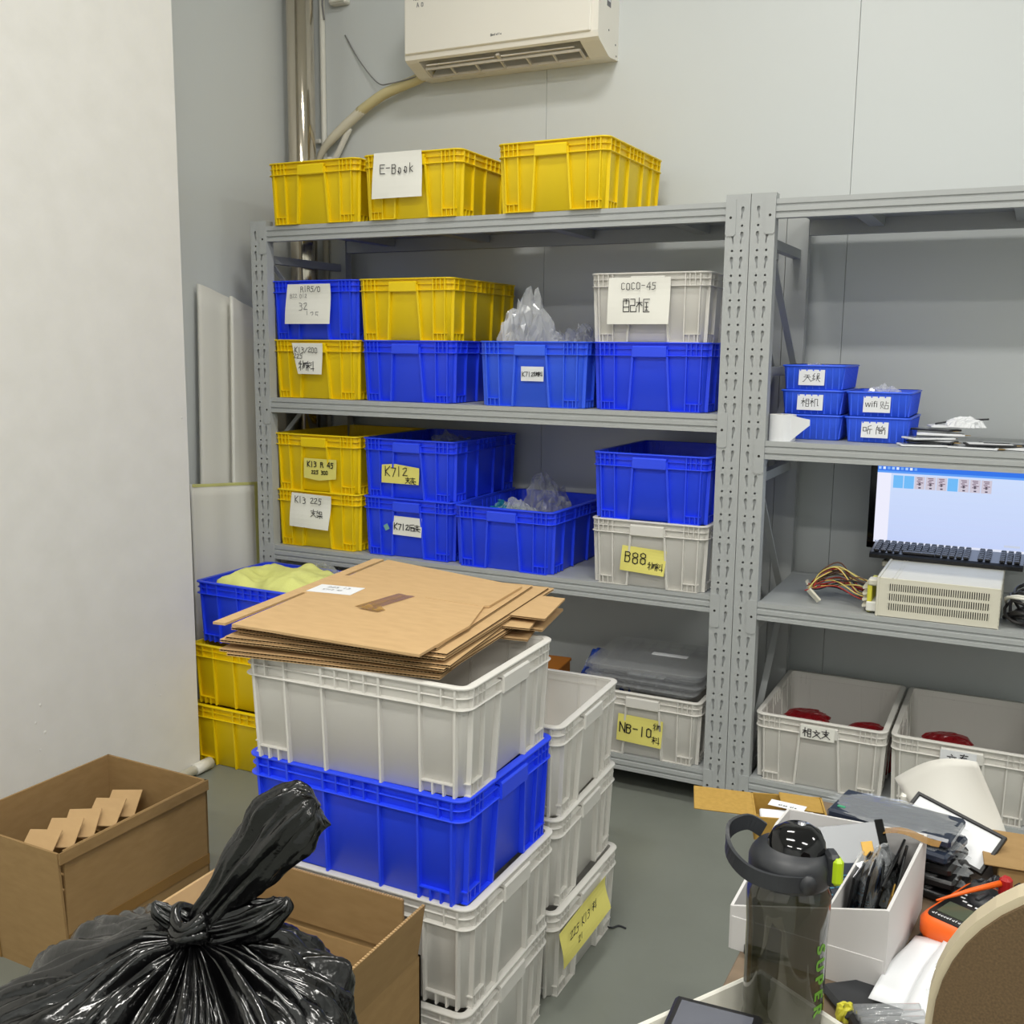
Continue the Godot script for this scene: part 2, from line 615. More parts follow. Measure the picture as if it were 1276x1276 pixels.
func make_room():
	var o = struct("floor", "grey painted concrete floor of the storeroom", "floor")
	var st = mb()
	box(st, Vector3(2.8, -0.05, 3.0), Vector3(7.4, 0.1, 7.6))
	part("slab", fin(st), M.floor, o)
	o = struct("ceiling", "white storeroom ceiling", "ceiling")
	st = mb()
	box(st, Vector3(2.8, CEIL + 0.05, 3.0), Vector3(7.4, 0.1, 7.6))
	part("slab", fin(st), M.ceiling, o)
	o = struct("wall_back", "light grey sandwich panel wall with vertical seams behind the racks", "wall")
	st = mb()
	box(st, Vector3(2.8, CEIL / 2, WZ - 0.07), Vector3(7.4, CEIL, 0.1))
	part("backing", fin(st), M.joint, o)
	var xs = [-0.21, 0.967, 2.137, 3.307, 4.477, 5.647, 6.5]
	for i in xs.size() - 1:
		st = mb()
		bbox(st, Vector3((xs[i] + xs[i + 1]) / 2, CEIL / 2, WZ - 0.01), Vector3(xs[i + 1] - xs[i] - 0.0012, CEIL, 0.02), 0.0012)
		part("wall_panel", fin(st), M.panel, o)
	o = struct("wall_left", "white plastered wall on the left ending in a sharp corner", "wall")
	st = mb()
	box(st, Vector3(LX - 0.35, CEIL / 2, (LZ + 6.8) / 2), Vector3(0.7, CEIL, 6.8 - LZ))
	part("plaster", fin(st), M.plaster, o)
	# small paint lumps and chips that the plaster shows
	st = mb(true)
	for a in [[0.45, 1.2, 0.006], [0.40, 1.22, 0.005], [0.36, 1.19, 0.006], [0.31, 1.21, 0.004], [0.335, 0.72, 0.005], [0.38, 0.74, 0.004], [0.60, 1.45, 0.004], [1.28, 0.57, 0.005]]:
		loft(st, [circle(a[2], 0.0, 7), circle(a[2] * 0.6, a[2] * 0.25, 7)], false, true, Transform3D(Basis(Vector3.UP, Vector3.RIGHT, Vector3.BACK), Vector3(LX, a[0], a[1])))
	part("paint_lump", fin(st), M.plaster, o)
	o = struct("wall_recess", "light grey side wall of the recess behind the foam sheets", "wall")
	st = mb()
	box(st, Vector3(RX - 0.03, CEIL / 2, (WZ + LZ) / 2), Vector3(0.06, CEIL, LZ - WZ))
	part("panel", fin(st), M.panel, o)
	o = struct("wall_right", "light grey wall on the right side of the storeroom", "wall")
	st = mb()
	box(st, Vector3(6.45, CEIL / 2, 3.0), Vector3(0.1, CEIL, 7.6))
	part("panel", fin(st), M.panel, o)
	o = struct("wall_front", "light grey wall facing the racks", "wall")
	st = mb()
	box(st, Vector3(2.8, CEIL / 2, 6.75), Vector3(7.4, CEIL, 0.1))
	part("panel", fin(st), M.panel, o)

	# white plastic pipe along the foot of the left wall
	var t = thing("skirting_pipe", "white plastic pipe along the foot of the plastered wall", "pipe", Vector3(LX + 0.022, 0.024, LZ - 0.0))
	st = mb(true)
	tube(st, [Vector3(0, 0, 0.03), Vector3(0, 0, 3.2)], 0.017, 14)
	part("pipe", fin(st), M.pvc, t)
	st = mb(true)
	tube(st, [Vector3(0, 0, -0.03), Vector3(0, 0, -0.029), Vector3(0, 0, 0.05)], [0.016, 0.021, 0.021], 16)
	part("coupling", fin(st), M.pvc, t)

# ------------------------------------------------------------------ racks
const PW = 0.0755
const BH = 0.057
const DEPTH = 0.56
var post_mesh

func build_post():
	var st = mb()
	var cell = 0.075
	var hole = PackedVector2Array()
	for k in 8:
		hole.append(Vector2(cos(TAU * k / 8), sin(TAU * k / 8)) * 0.0036)
	var key = PackedVector2Array([Vector2(-0.0055, 0.016), Vector2(-0.0025, 0.0195), Vector2(0.0025, 0.019), Vector2(0.0045, 0.013), Vector2(0.0025, 0.003), Vector2(0.0042, -0.013), Vector2(0.0018, -0.018), Vector2(0.0003, -0.015), Vector2(-0.001, -0.003), Vector2(-0.0055, 0.009)])
	var tris = []
	for col in 2:
		var x0 = PW / 2 * col
		var cx = PW / 2 + 0.014 * (-1 if col == 0 else 1)
		for sub in 2:
			var y0 = [0.0, 0.022][sub]
			var y1 = [0.022, cell][sub]
			var shape = PackedVector2Array()
			for p in (hole if sub == 0 else key):
				shape.append(Vector2(cx + p.x * (1 if col == 0 else -1), (0.011 if sub == 0 else 0.0485) + p.y))
			for hf in 2:
				var xa = x0 if hf == 0 else cx
				var xb = cx if hf == 0 else x0 + PW / 2
				for poly in Geometry2D.clip_polygons(PackedVector2Array([Vector2(xa, y0), Vector2(xb, y0), Vector2(xb, y1), Vector2(xa, y1)]), shape):
					var ix = Geometry2D.triangulate_polygon(poly)
					for i in range(0, ix.size(), 3):
						var u = poly[ix[i]]
						var v = poly[ix[i + 1]]
						var w = poly[ix[i + 2]]
						if (v - u).cross(w - u) < 0:
							tris.append([u, w, v])
						else:
							tris.append([u, v, w])
	for r in 26:
		var dy = 0.02 + r * cell
		for a in tris:
			tri(st, Vector3(a[0].x, a[0].y + dy, 0), Vector3(a[1].x, a[1].y + dy, 0), Vector3(a[2].x, a[2].y + dy, 0))
		for sg in [-1, 1]:    # metal lying just behind the key slots
			var cx = PW / 2 + 0.014 * sg
			quad(st, Vector3(cx - 0.010, dy + 0.026, -0.007), Vector3(cx + 0.010, dy + 0.026, -0.007), Vector3(cx + 0.010, dy + 0.071, -0.007), Vector3(cx - 0.010, dy + 0.071, -0.007))
	quad(st, Vector3(0, 0, 0), Vector3(PW, 0, 0), Vector3(PW, 0.02, 0), Vector3(0, 0.02, 0))
	quad(st, Vector3(0, 1.97, 0), Vector3(PW, 1.97, 0), Vector3(PW, 2.0, 0), Vector3(0, 2.0, 0))
	# flanks and back
	var d = 0.042
	quad(st, Vector3(0, 0, -d), Vector3(0, 0, 0), Vector3(0, 2, 0), Vector3(0, 2, -d))
	quad(st, Vector3(PW, 0, 0), Vector3(PW, 0, -d), Vector3(PW, 2, -d), Vector3(PW, 2, 0))
	quad(st, Vector3(PW, 0, -d), Vector3(0, 0, -d), Vector3(0, 2, -d), Vector3(PW, 2, -d))
	post_mesh = fin(st)

func beam_mesh(l):
	var st = mb()
	var pr = [Vector2(0, 0), Vector2(0, -0.015), Vector2(-0.005, -0.018), Vector2(-0.005, -0.021), Vector2(0.001, -0.024), Vector2(0.001, -0.037), Vector2(-0.005, -0.040), Vector2(-0.005, -0.043), Vector2(0.0, -0.046), Vector2(0.0, -BH), Vector2(-0.03, -BH), Vector2(-0.03, 0)]
	# pr is (z, y): y x z = x
	var yz = []
	for p in pr:
		yz.append(Vector2(p.y, p.x))
	prism(st, yz, Vector3.ZERO, Vector3.UP, Vector3.BACK, 0.0, l)
	return fin(st)

func rack(label, x0, w, tops):
	var t = thing("storage_rack", label, "rack", Vector3(x0, 0, 0))
	for e in [[0.0, 0.0, 0.0], [w - PW, 0.0, 0.0]]:
		part("post", post_mesh, M.steel, t, Vector3(e[0], 0, 0))
	for e in [PW, w]:
		part("post", post_mesh, M.steel, t, Vector3(e, 0, -DEPTH), Vector3(0, PI, 0))
	var bl = w - 2 * PW
	var bm = beam_mesh(bl)
	for y in tops:
		part("beam", bm, M.steel, t, Vector3(PW, y, -0.004))
		part("beam", bm, M.steel, t, Vector3(PW + bl, y, -DEPTH + 0.004), Vector3(0, PI, 0))
		# deck: folded sheet with cross stiffeners underneath
		var st = mb()
		bbox(st, Vector3(w / 2, y - 0.004, -DEPTH / 2), Vector3(bl, 0.006, DEPTH - 0.012), 0.002)
		for k in 4:
			box(st, Vector3(PW + bl * (k + 0.5) / 4, y - 0.022, -DEPTH / 2), Vector3(0.05, 0.03, DEPTH - 0.08))
		part("shelf_deck", fin(st), M.deck, t)
		for s in 2:     # clip plates that hang the beam on the post
			st = mb()
			var cx = PW - 0.016 if s == 0 else w - PW + 0.016
			var hp = [Vector2(-0.016, 0.006), Vector2(0.016, 0.006), Vector2(0.016, -0.098), Vector2(0.010, -0.104), Vector2(-0.010, -0.104), Vector2(-0.016, -0.098)]
			prism(st, hp, Vector3(cx, y, 0.0), Vector3.RIGHT, Vector3.UP, 0.0, 0.0028)
			part("beam_clip", fin(st), M.steel, t)
			st = mb()
			for hy in [-0.048]:
				loft(st, [circle(0.0042, 0, 8), circle(0.0036, 0.001, 8)], false, true, Transform3D(Basis(Vector3.RIGHT, Vector3.BACK, Vector3.DOWN), Vector3(cx, y + hy, 0.0028)))
			part("clip_pin", fin(st), M.slot, t)
	# side frames: rungs and diagonals between front and rear post
	for s in 2:
		var cx = PW * 0.5 if s == 0 else w - PW * 0.5
		var ys = [0.12, 0.62, 1.12, 1.46, 1.86]
		for y in ys:
			var sr = mb()
			bar(sr, Vector3(cx, y, -0.03), Vector3(cx, y, -DEPTH + 0.03), 0.028, 0.03)
			part("side_rung", fin(sr), M.steel, t)
		for k in 4:
			var st = mb()
			var a = Vector3(cx + 0.012, ys[k], -0.04)
			var b = Vector3(cx + 0.012, ys[k + 1], -DEPTH + 0.04)
			if k % 2 == 1:
				a = Vector3(cx + 0.012, ys[k], -DEPTH + 0.04)
				b = Vector3(cx + 0.012, ys[k + 1], -0.04)
			bar(st, a, b, 0.022, 0.006)
			part("diagonal_brace", fin(st), M.steel, t)
	return t

# ------------------------------------------------------------------ soft things
func crumple(c, rx, rz, h, seed_, n = 26, rough = 1.0):
	var nz = FastNoiseLite.new()
	nz.seed = seed_
	nz.frequency = 1.0
	nz.fractal_octaves = 3
	var st = mb()
	var f = func(u, v):
		var x = u * 2 - 1
		var z = 1 - v * 2
		var r = max(abs(x), abs(z))
		var l = sqrt(x * x + z * z)
		if l > 0:
			var k = lerp(1.0, r / l, 0.8)
			x *= k
			z *= k
			l *= k
		var a = nz.get_noise_3d(x * 0.9, 0, z * 0.9)
		var b = nz.get_noise_3d(x * 3.5, 7, z * 3.5)
		var d = nz.get_noise_3d(x * 3.5, 31, z * 3.5)
		var top = pow(max(0.0, 1.0 - l * l), 0.45)
		return c + Vector3(x * rx * (1 + 0.2 * b) + 0.16 * rx * d * rough, h * top * (0.78 + 0.45 * a * rough + 0.16 * b * rough), z * rz * (1 + 0.2 * d) + 0.16 * rz * b * rough)
	patch(st, n, n, f)
	return fin(st)

func crumpled(called, label, category, m, at, rx, rz, h, seed_, rough = 1.0, n = 26):
	var t = thing(called, label, category, at)
	part("sheet", crumple(Vector3.ZERO, rx, rz, h, seed_, n, rough), M[m], t)
	return t

# ------------------------------------------------------------------ crates in place
func on_rack(label, m, cx, y, zf, turn = 0.0):
	return crate(label, m, Vector3(cx, y, zf - CL / 2), turn)

func place_crates():
	var F = CL / 2 + 0.0125
	var s1 = 1.979
	var s2 = 1.325
	var s3 = 0.735
	var s4 = 0.134
	var k = M.ink
	var g = M.ink_grey
	# top of the left rack
	on_rack("yellow crate on top of the rack, unlabelled, at the end beside the chrome pipe", "yellow", 0.298, s1, 0.015, 0.02)
	var c = on_rack("yellow crate on top of the rack with a white paper reading E-Book", "yellow", 0.735, s1, 0.02, 0.015)
	paper_label(c, Vector3(-0.045, 0.148, F), 0.195, 0.158, M.paper, [["E-Book", -0.07, 0.005, 0.034, 0.0028, k]], 0.008, 0.0, 3)
	on_rack("yellow crate on top of the rack, unlabelled, standing under the air conditioner", "yellow", 1.285, s1, 0.02, -0.01)
	# second shelf
	c = on_rack("yellow crate at the end of the upper shelf, torn paper label, under a blue crate", "yellow", 0.265, s2, -0.03)
	paper_label(c, Vector3(-0.02, 0.154, F), 0.145, 0.118, M.paper, [["K13/200", -0.055, 0.022, 0.022, 0.0024, k], ["225", -0.06, 0.0, 0.02, 0.002, k], ["物料", -0.035, -0.045, 0.036, 0.0028, k]], 0.006, 0.0, 2)
	c = on_rack("blue crate stacked on a yellow one, with a curled white paper label", "blue", 0.263, s2 + PITCH, -0.03)
	paper_label(c, Vector3(-0.006, 0.136, F), 0.2, 0.15, M.paper, [["R1R5/0", -0.03, 0.045, 0.022, 0.0024, k], ["B22 012", -0.08, 0.022, 0.016, 0.0016, g], ["32", -0.04, -0.022, 0.03, 0.0022, g], ["125", -0.01, -0.056, 0.03, 0.002, g]], 0.012, 0.0, 3)
	on_rack("deep blue crate without label standing under a yellow crate", "blue", 0.684, s2, -0.03)
	on_rack("yellow crate without label stacked on a deep blue crate beside crumpled clear film", "yellow", 0.674, s2 + PITCH, -0.03)
	c = on_rack("lighter blue crate with a small K712 sticker, filled with clear plastic film", "blue_light", 1.206, s2, 0.0)
	paper_label(c, Vector3(0.007, 0.115, CL / 2 - 0.006), 0.086, 0.05, M.paper_cool, [["K712物料", -0.039, -0.009, 0.016, 0.002, k]], 0.0)
	on_rack("blue crate without label standing under the translucent COCO-45 crate", "blue", 1.626, s2, -0.03)
	c = on_rack("translucent white crate with a paper reading COCO-45, stacked on a blue crate", "white", 1.614, s2 + PITCH, -0.03, PI)
	paper_label(c, Vector3(0.026, 0.134, -F), 0.212, 0.15, M.paper, [["COCO-45", -0.06, 0.036, 0.024, 0.0022, k], ["配框", -0.05, -0.035, 0.045, 0.0026, k]], 0.008, 0.0, 0, Vector3(0, PI, 0))
	# third shelf
	c = on_rack("yellow crate with a hanging white paper, lower of two on the middle shelf", "yellow", 0.265, s3, -0.025)
	paper_label(c, Vector3(-0.013, 0.15, F), 0.19, 0.132, M.paper, [["K13 225", -0.07, 0.03, 0.026, 0.003, k], ["支架", 0.005, -0.022, 0.03, 0.0024, k]], 0.014, -0.02, 0)
	c = on_rack("yellow crate with a pointed cream label, upper of two on the middle shelf", "yellow", 0.263, s3 + PITCH, -0.025)
	paper_label(c, Vector3(0.026, 0.094, CL / 2 - 0.004), 0.155, 0.076, M.note, [["K13 R 45", -0.06, 0.006, 0.022, 0.0036, k], ["225 300", -0.04, -0.022, 0.016, 0.003, k]], 0.003, 0.0, 1)
	c = on_rack("blue crate with a printed white K712 label, under the K712 crate with the yellow note", "blue", 0.684, s3, -0.03)
	paper_label(c, Vector3(0.002, 0.122, CL / 2 - 0.004), 0.126, 0.072, M.paper, [["K712", -0.059, -0.014, 0.024, 0.0034, k], ["后壳", 0.010, -0.014, 0.024, 0.0026, k]], 0.002, -0.02)
	var stc = mb()
	bbox(stc, Vector3.ZERO, Vector3(0.02, 0.022, 0.0008), 0.0002, Transform3D(Basis(Vector3.BACK, 0.5), Vector3.ZERO))
	part("sticker", fin(stc), M.sticker_green, c, Vector3(-0.092, 0.112, CL / 2 - 0.0045))
	c = on_rack("blue crate with a yellow handwritten K712 note, upper of two on the middle shelf", "blue", 0.686, s3 + PITCH, -0.03)
	paper_label(c, Vector3(-0.03, 0.092, CL / 2 - 0.004), 0.165, 0.066, M.note, [["K712", -0.068, -0.006, 0.036, 0.0032, k], ["支壳", 0.022, -0.03, 0.024, 0.0026, k]], 0.003, 0.0, 4)
	on_rack("open blue crate holding a teal bag and clear film on the middle shelf", "blue", 1.105, s3, -0.005, -0.02)
	c = on_rack("translucent white crate with a yellow B88 note under a blue crate", "white", 1.65, s3, 0.008)
	paper_label(c, Vector3(-0.012, 0.094, CL / 2 - 0.004), 0.156, 0.084, M.note, [["B88", -0.066, -0.012, 0.038, 0.0036, k], ["物料", 0.020, -0.026, 0.026, 0.0024, k]], 0.008, -0.05)
	on_rack("empty blue crate stacked on the translucent B88 crate", "blue", 1.648, s3 + PITCH, 0.0)
	# lowest shelf
	c = on_rack("translucent white crate with a yellow NB-10 note on the lowest shelf", "white", 1.65, s4, 0.003)
	paper_label(c, Vector3(-0.008, 0.098, CL / 2 - 0.004), 0.162, 0.094, M.note, [["NB-10", -0.074, -0.016, 0.034, 0.004, k], ["物", 0.05, 0.014, 0.024, 0.0022, k], ["料", 0.048, -0.036, 0.026, 0.0024, k]], 0.006, -0.03)
	# lowest shelf of the right rack
	c = on_rack("big translucent crate with red packs, beside the steel post, on the lowest shelf", "white", 2.238, 0.137, -0.004)
	paper_label(c, Vector3(-0.003, 0.192, CL / 2 + 0.0055), 0.105, 0.044, M.paper, [["相文支", -0.045, -0.014, 0.028, 0.0026, k]], 0.0)
	c = on_rack("big translucent crate with red packs and a 文春 label behind the white envelope", "white", 2.657, 0.137, 0.0)
	paper_label(c, Vector3(-0.009, 0.188, CL / 2 + 0.0055), 0.1, 0.044, M.paper_cool, [["文春", -0.034, -0.016, 0.032, 0.0026, k]], 0.0)
	# stack in the recess: long side to the front
	crate("yellow crate on the floor, lowest of the stack behind the plastered wall end", "yellow", Vector3(0.338, 0.0, 0.29), PI / 2 + 0.01)
	crate("yellow crate, middle one of the stack behind the plastered wall end", "yellow", Vector3(0.338, PITCH, 0.28), PI / 2)
	crate("blue crate holding yellow cloth, topmost of the stack behind the wall end", "blue", Vector3(0.336, 2 * PITCH, 0.245), PI / 2 - 0.01)
	# free stack with the cartons on top
	var sa = ["translucent white crate on the floor, lowest under the bright blue crate", "translucent white crate directly under the bright blue crate of the tall stack", "bright blue crate in the tall stack between translucent white crates", "translucent white crate under the flattened cardboard, topmost of the tall stack"]
	var ma = ["white", "white", "blue", "white"]
	var dx = [0.0, 0.006, 0.0, 0.002]
	var dz = [0.006, -0.003, 0.002, 0.01]
	for i in 4:
		crate(sa[i], ma[i], Vector3(1.601 + dx[i], i * PITCH, 1.431 + dz[i]), PI / 2 + [0.01, 0.0, -0.012, 0.015][i])
	var sb = ["translucent white crate with a yellow note, lowest of the shorter stack", "translucent white crate in the middle of the shorter stack", "open translucent white crate, topmost of the shorter stack"]
	for i in 3:
		c = crate(sb[i], "white", Vector3(1.6 + [0.006, -0.004, -0.004][i], i * PITCH, 1.0 + [0.006, 0.0, 0.0][i]), PI / 2 + [0.0, 0.03, 0.035][i])
		if i == 0:
			paper_label(c, Vector3(-0.066, 0.15, F), 0.29, 0.085, M.note, [["225 K13 料", -0.11, 0.008, 0.024, 0.003, k], ["21", -0.06, -0.026, 0.02, 0.0026, k]], 0.012, 0.03)

func crate_contents():
	# clear film heaped over the lighter blue crate
	crumpled("plastic_film", "tall crumple of clear film rising from the lighter blue crate", "plastic film", "clear_film", Vector3(1.13, 1.43, -0.16), 0.12, 0.1, 0.32, 5, 1.2)
	crumpled("plastic_film", "flat crumple of clear film lying along the rim of the lighter blue crate", "plastic film", "clear_film", Vector3(1.27, 1.46, -0.25), 0.085, 0.17, 0.16, 8, 1.2)
	crumpled("plastic_film", "clear film heap at the back of the open blue crate on the middle shelf", "plastic film", "grey_film", Vector3(1.14, 0.80, -0.33), 0.105, 0.13, 0.25, 12, 1.2)
	crumpled("plastic_bag", "teal plastic bag lying in the open blue crate", "plastic bag", "teal", Vector3(1.06, 0.84, -0.15), 0.12, 0.1, 0.13, 14, 1.0)
	crumpled("plastic_bag", "clear bag on the teal bag in the open blue crate", "plastic bag", "clear_film", Vector3(1.09, 0.86, -0.16), 0.11, 0.09, 0.12, 15, 1.1)
	crumpled("plastic_bag", "grey bag of parts in the blue crate with the yellow K712 note", "plastic bag", "grey_film", Vector3(0.71, 1.06, -0.33), 0.11, 0.16, 0.14, 17)
	# red packs in the translucent crates
	for a in [[2.155, -0.27, 0.30, "red plastic pack leaning at the handle of the crate beside the post", 0.1], [2.365, -0.22, 0.31, "red plastic pack in the corner of the crate beside the post", -0.3], [2.60, -0.26, 0.30, "flat red plastic pack in the crate with the 文春 label", 0.15]]:
		var t = thing("red_pack", a[3], "pack", Vector3(a[0], 0.142, a[1]), a[4])
		var st = mb()
		bbox(st, Vector3(0, 0.074, 0), Vector3(0.135, 0.148, 0.1), 0.012)
		part("box", fin(st), M.red_film, t)
		part("film", crumple(Vector3(0, 0.14, 0), 0.075, 0.06, 0.03, int(a[0] * 100), 14, 0.6), M.red_wrap, t)
	# yellow cloth and film in the blue crate of the recess
	var t = thing("yellow_cloth", "pale yellow cloth heaped in the blue crate behind the plastered wall end", "cloth", Vector3(0.345, 0.60, 0.25))
	var nz = FastNoiseLite.new()
	nz.seed = 77
	nz.frequency = 1.0
	var st = mb(true)
	var f = func(u, v):
		var x = (u - 0.5) * 0.46
		var z = (0.5 - v) * 0.34
		var edge = min(min(u, 1 - u), min(v, 1 - v)) * 6.0
		var y = 0.04 + 0.055 * min(1.0, edge) + 0.014 * sin(u * 11.0 + v * 2.0) + 0.03 * nz.get_noise_2d(u * 1.6, v * 1.2) + 0.004 * sin(u * 26 + v * 9 + 3 * nz.get_noise_2d(u * 1.5, v * 1.5))
		return Vector3(x, y - (0.05 if edge < 0.3 else 0.0), z)
	patch(st, 60, 36, f)
	part("sheet", fin(st), M.cloth, t)
	crumpled("plastic_film", "grey clear film tucked behind the heaped yellow cloth", "plastic film", "grey_film", Vector3(0.42, 0.60, 0.11), 0.12, 0.05, 0.13, 19, 1.0, 18)
	# clear trays on the NB-10 crate
	for i in 4:
		var lab = ["lowest clear plastic tray on the NB-10 crate", "second clear plastic tray up on the NB-10 crate", "third clear plastic tray up on the NB-10 crate", "topmost clear plastic tray with a white slip on the NB-10 crate"][i]
		t = thing("plastic_tray", lab, "tray", Vector3(1.625 + 0.008 * (i % 2), s4top + i * 0.022, -0.2 - 0.01 * (i % 3)), 0.02 * i - 0.03)
		st = mb()
		for q in 2:
			loft(st, [ring(0.19, 0.17, 0.02, 0.0, 3), ring(0.2, 0.18, 0.02, 0.018, 3)], q == 0, false)
		for q in range(-3, 4):
			box(st, Vector3(q * 0.052, 0.011, 0), Vector3(0.004, 0.014, 0.34))
		part("shell", fin(st), M.tray_film, t)
		st = mb()
		loft(st, [ring(0.212, 0.192, 0.02, 0.017, 3), ring(0.212, 0.192, 0.02, 0.0185, 3)], true, true)
		part("lid", fin(st), M.tray_film, t)
		if i == 3 or i == 1:
			st = mb()
			box(st, Vector3(-0.02 + 0.02 * i, 0.0193, 0.12 if i == 1 else -0.02), Vector3(0.13, 0.0012, 0.03))
			part("paper_slip", fin(st), M.paper_cool, t)
	# things behind the stacks on the lowest shelf
	t = thing("orange_carton", "small orange cardboard box on the lowest shelf behind the crate stacks", "box", Vector3(1.17, 0.134, -0.22), 0.1)
	st = mb()
	bbox(st, Vector3(0, 0.1, 0), Vector3(0.16, 0.2, 0.2), 0.003)
	part("body", fin(st), M.orange_card, t)
	st = mb()
	bbox(st, Vector3(0, 0.206, 0), Vector3(0.168, 0.014, 0.208), 0.003)
	part("lid", fin(st), M.orange_card, t)
	t = thing("blue_bag", "dark blue folded bag lying on the lowest shelf beside the clear trays", "bag", Vector3(1.378, 0.134, -0.32))
	part("sheet", crumple(Vector3.ZERO, 0.1, 0.16, 0.34, 23, 22, 0.45), M.bag_blue, t)

const s4top = 0.361

# ------------------------------------------------------------------ wall things
func make_air_conditioner():
	var x0 = 0.445
	var x1 = 1.262
	var yb = 2.60
	var t = thing("air_conditioner", "white wall mounted split air conditioner with its louvre open", "air conditioner", Vector3(0, yb, WZ))
	var full = [Vector2(0, 0), Vector2(0, 0.29), Vector2(0.16, 0.29), Vector2(0.19, 0.27), Vector2(0.2, 0.24), Vector2(0.205, 0.06), Vector2(0.2, 0.04), Vector2(0.185, 0.03), Vector2(0.1, -0.004), Vector2(0.08, -0.006)]
	var notch = [Vector2(0, 0), Vector2(0, 0.29), Vector2(0.16, 0.29), Vector2(0.19, 0.27), Vector2(0.2, 0.24), Vector2(0.205, 0.06), Vector2(0.2, 0.04), Vector2(0.19, 0.034), Vector2(0.165, 0.08), Vector2(0.15, 0.2), Vector2(0.03, 0.2), Vector2(0.04, 0.05), Vector2(0.088, 0.004), Vector2(0.08, -0.006)]
	var yz = func(a):
		var r = []
		for p in a:
			r.append(Vector2(p.y, p.x))
		return r
	var st = mb()
	prism(st, yz.call(full), Vector3.ZERO, Vector3.UP, Vector3.BACK, x0, x0 + 0.055)
	prism(st, yz.call(full), Vector3.ZERO, Vector3.UP, Vector3.BACK, x1 - 0.075, x1)
	prism(st, yz.call(notch), Vector3.ZERO, Vector3.UP, Vector3.BACK, x0 + 0.055, x1 - 0.075)
	part("body", fin(st), M.ac, t)
	st = mb()
	bbox(st, Vector3((x0 + x1) / 2 - 0.012, 0.166, 0.207), Vector3(x1 - x0 - 0.03, 0.215, 0.012), 0.004)
	var fp = part("front_panel", fin(st), M.ac, t)
	# louvre frame with cells, lying in the slanted mouth
	var a = Vector3(0, 0.027, 0.186)
	var b = Vector3(0, -0.003, 0.104)
	var dirv = (b - a)
	var nrm = Vector3(0, -dirv.z, dirv.y).normalized()
	if nrm.y > 0:
		nrm = -nrm
	var xa = x0 + 0.07
	var xb = x1 - 0.09
	st = mb()
	for q in [0.38, 0.98]:
		var p = a + dirv * q + nrm * 0.004
		bar(st, Vector3(xa, p.y, p.z), Vector3(xb, p.y, p.z), 0.007, 0.009)
	for i in 7:
		var x = lerp(xa, xb, i / 6.0)
		var p0 = a + dirv * 0.38 + nrm * 0.004
		var p1 = a + dirv * 0.98 + nrm * 0.004
		bar(st, Vector3(x, p0.y, p0.z), Vector3(x, p1.y, p1.z), 0.006, 0.009)
	part("louvre_frame", fin(st), M.ac_vane, t)
	for i in 2:
		st = mb()
		var p = a + dirv * (0.16) + nrm * 0.002
		var c0 = lerp(xa, xb, 0.02 + 0.5 * i)
		var c1 = lerp(xa, xb, 0.47 + 0.5 * i)
		bar(st, Vector3(c0, p.y, p.z), Vector3(c1, p.y + 0.002, p.z - 0.01), 0.012, 0.004)
		part("louvre_vane", fin(st), M.ac_vane, t)
	st = mb()
	var pc = a + dirv * 0.3 + nrm * 0.003
	bar(st, Vector3((xa + xb) / 2, pc.y + 0.012, pc.z + 0.02), Vector3((xa + xb) / 2, pc.y - 0.006, pc.z - 0.03), 0.014, 0.01)
	part("louvre_pivot", fin(st), M.ac_vane, t)
	# lettering on the front
	part("brand_mark", writing("0xx|x||x", 0.009, 0.9, 0.0022, 0.0), M.ink_grey, fp, Vector3(0.83, 0.085, 0.2132))
	part("print", writing("|xxx |xx|", 0.011, 0.8, 0.0022, 0.0), M.ink_grey, fp, Vector3(0.49, 0.252, 0.2132))
	part("print", writing("A 0", 0.016, 0.9, 0.0026, 0.0), M.ink_grey, fp, Vector3(0.505, 0.228, 0.2132))
	# rating sticker and screws on the right end
	st = mb()
	box(st, Vector3(x1 + 0.0006, 0.20, 0.105), Vector3(0.0012, 0.07, 0.035))
	var sk = part("sticker", fin(st), M.ink_grey, t)
	st = mb()
	box(st, Vector3(x1 + 0.0015, 0.205, 0.105), Vector3(0.001, 0.045, 0.025))
	part("sticker_print", fin(st), M.paper_cool, sk)
	for p in [Vector2(0.10, 0.085), Vector2(0.03, 0.05), Vector2(0.02, 0.012)]:
		st = mb()
		loft(st, [circle(0.004, 0, 8), circle(0.003, 0.001, 8)], false, true, Transform3D(Basis(Vector3.DOWN, Vector3.RIGHT, Vector3.BACK), Vector3(x1, p.y, p.x)))
		part("screw", fin(st), M.charcoal, t)
	st = mb()
	box(st, Vector3(x0 + 0.12, -0.004, 0.07), Vector3(0.03, 0.002, 0.012))
	box(st, Vector3(x0 + 0.27, -0.004, 0.07), Vector3(0.03, 0.002, 0.012))
	part("underside_label", fin(st), M.gold, t)

	# hose bundle from the unit down to the conduit
	t = thing("refrigerant_hose", "taped white hose bundle sloping from the air conditioner down the wall", "hose", Vector3(0, 0, WZ))
	var pts = curve([Vector3(0.50, 2.628, 0.07), Vector3(0.40, 2.602, 0.06), Vector3(0.25, 2.565, 0.055), Vector3(0.12, 2.505, 0.05)], 6)
	st = mb(true)
	tube(st, pts, 0.021, 12)
	part("taped_end", fin(st), M.hose_tape, t)
	pts = curve([Vector3(0.14, 2.515, 0.05), Vector3(0.02, 2.437, 0.05), Vector3(-0.065, 2.372, 0.048), Vector3(-0.112, 2.30, 0.045), Vector3(-0.13, 2.2, 0.04), Vector3(-0.132, 2.0, 0.04)], 6)
	st = mb(true)
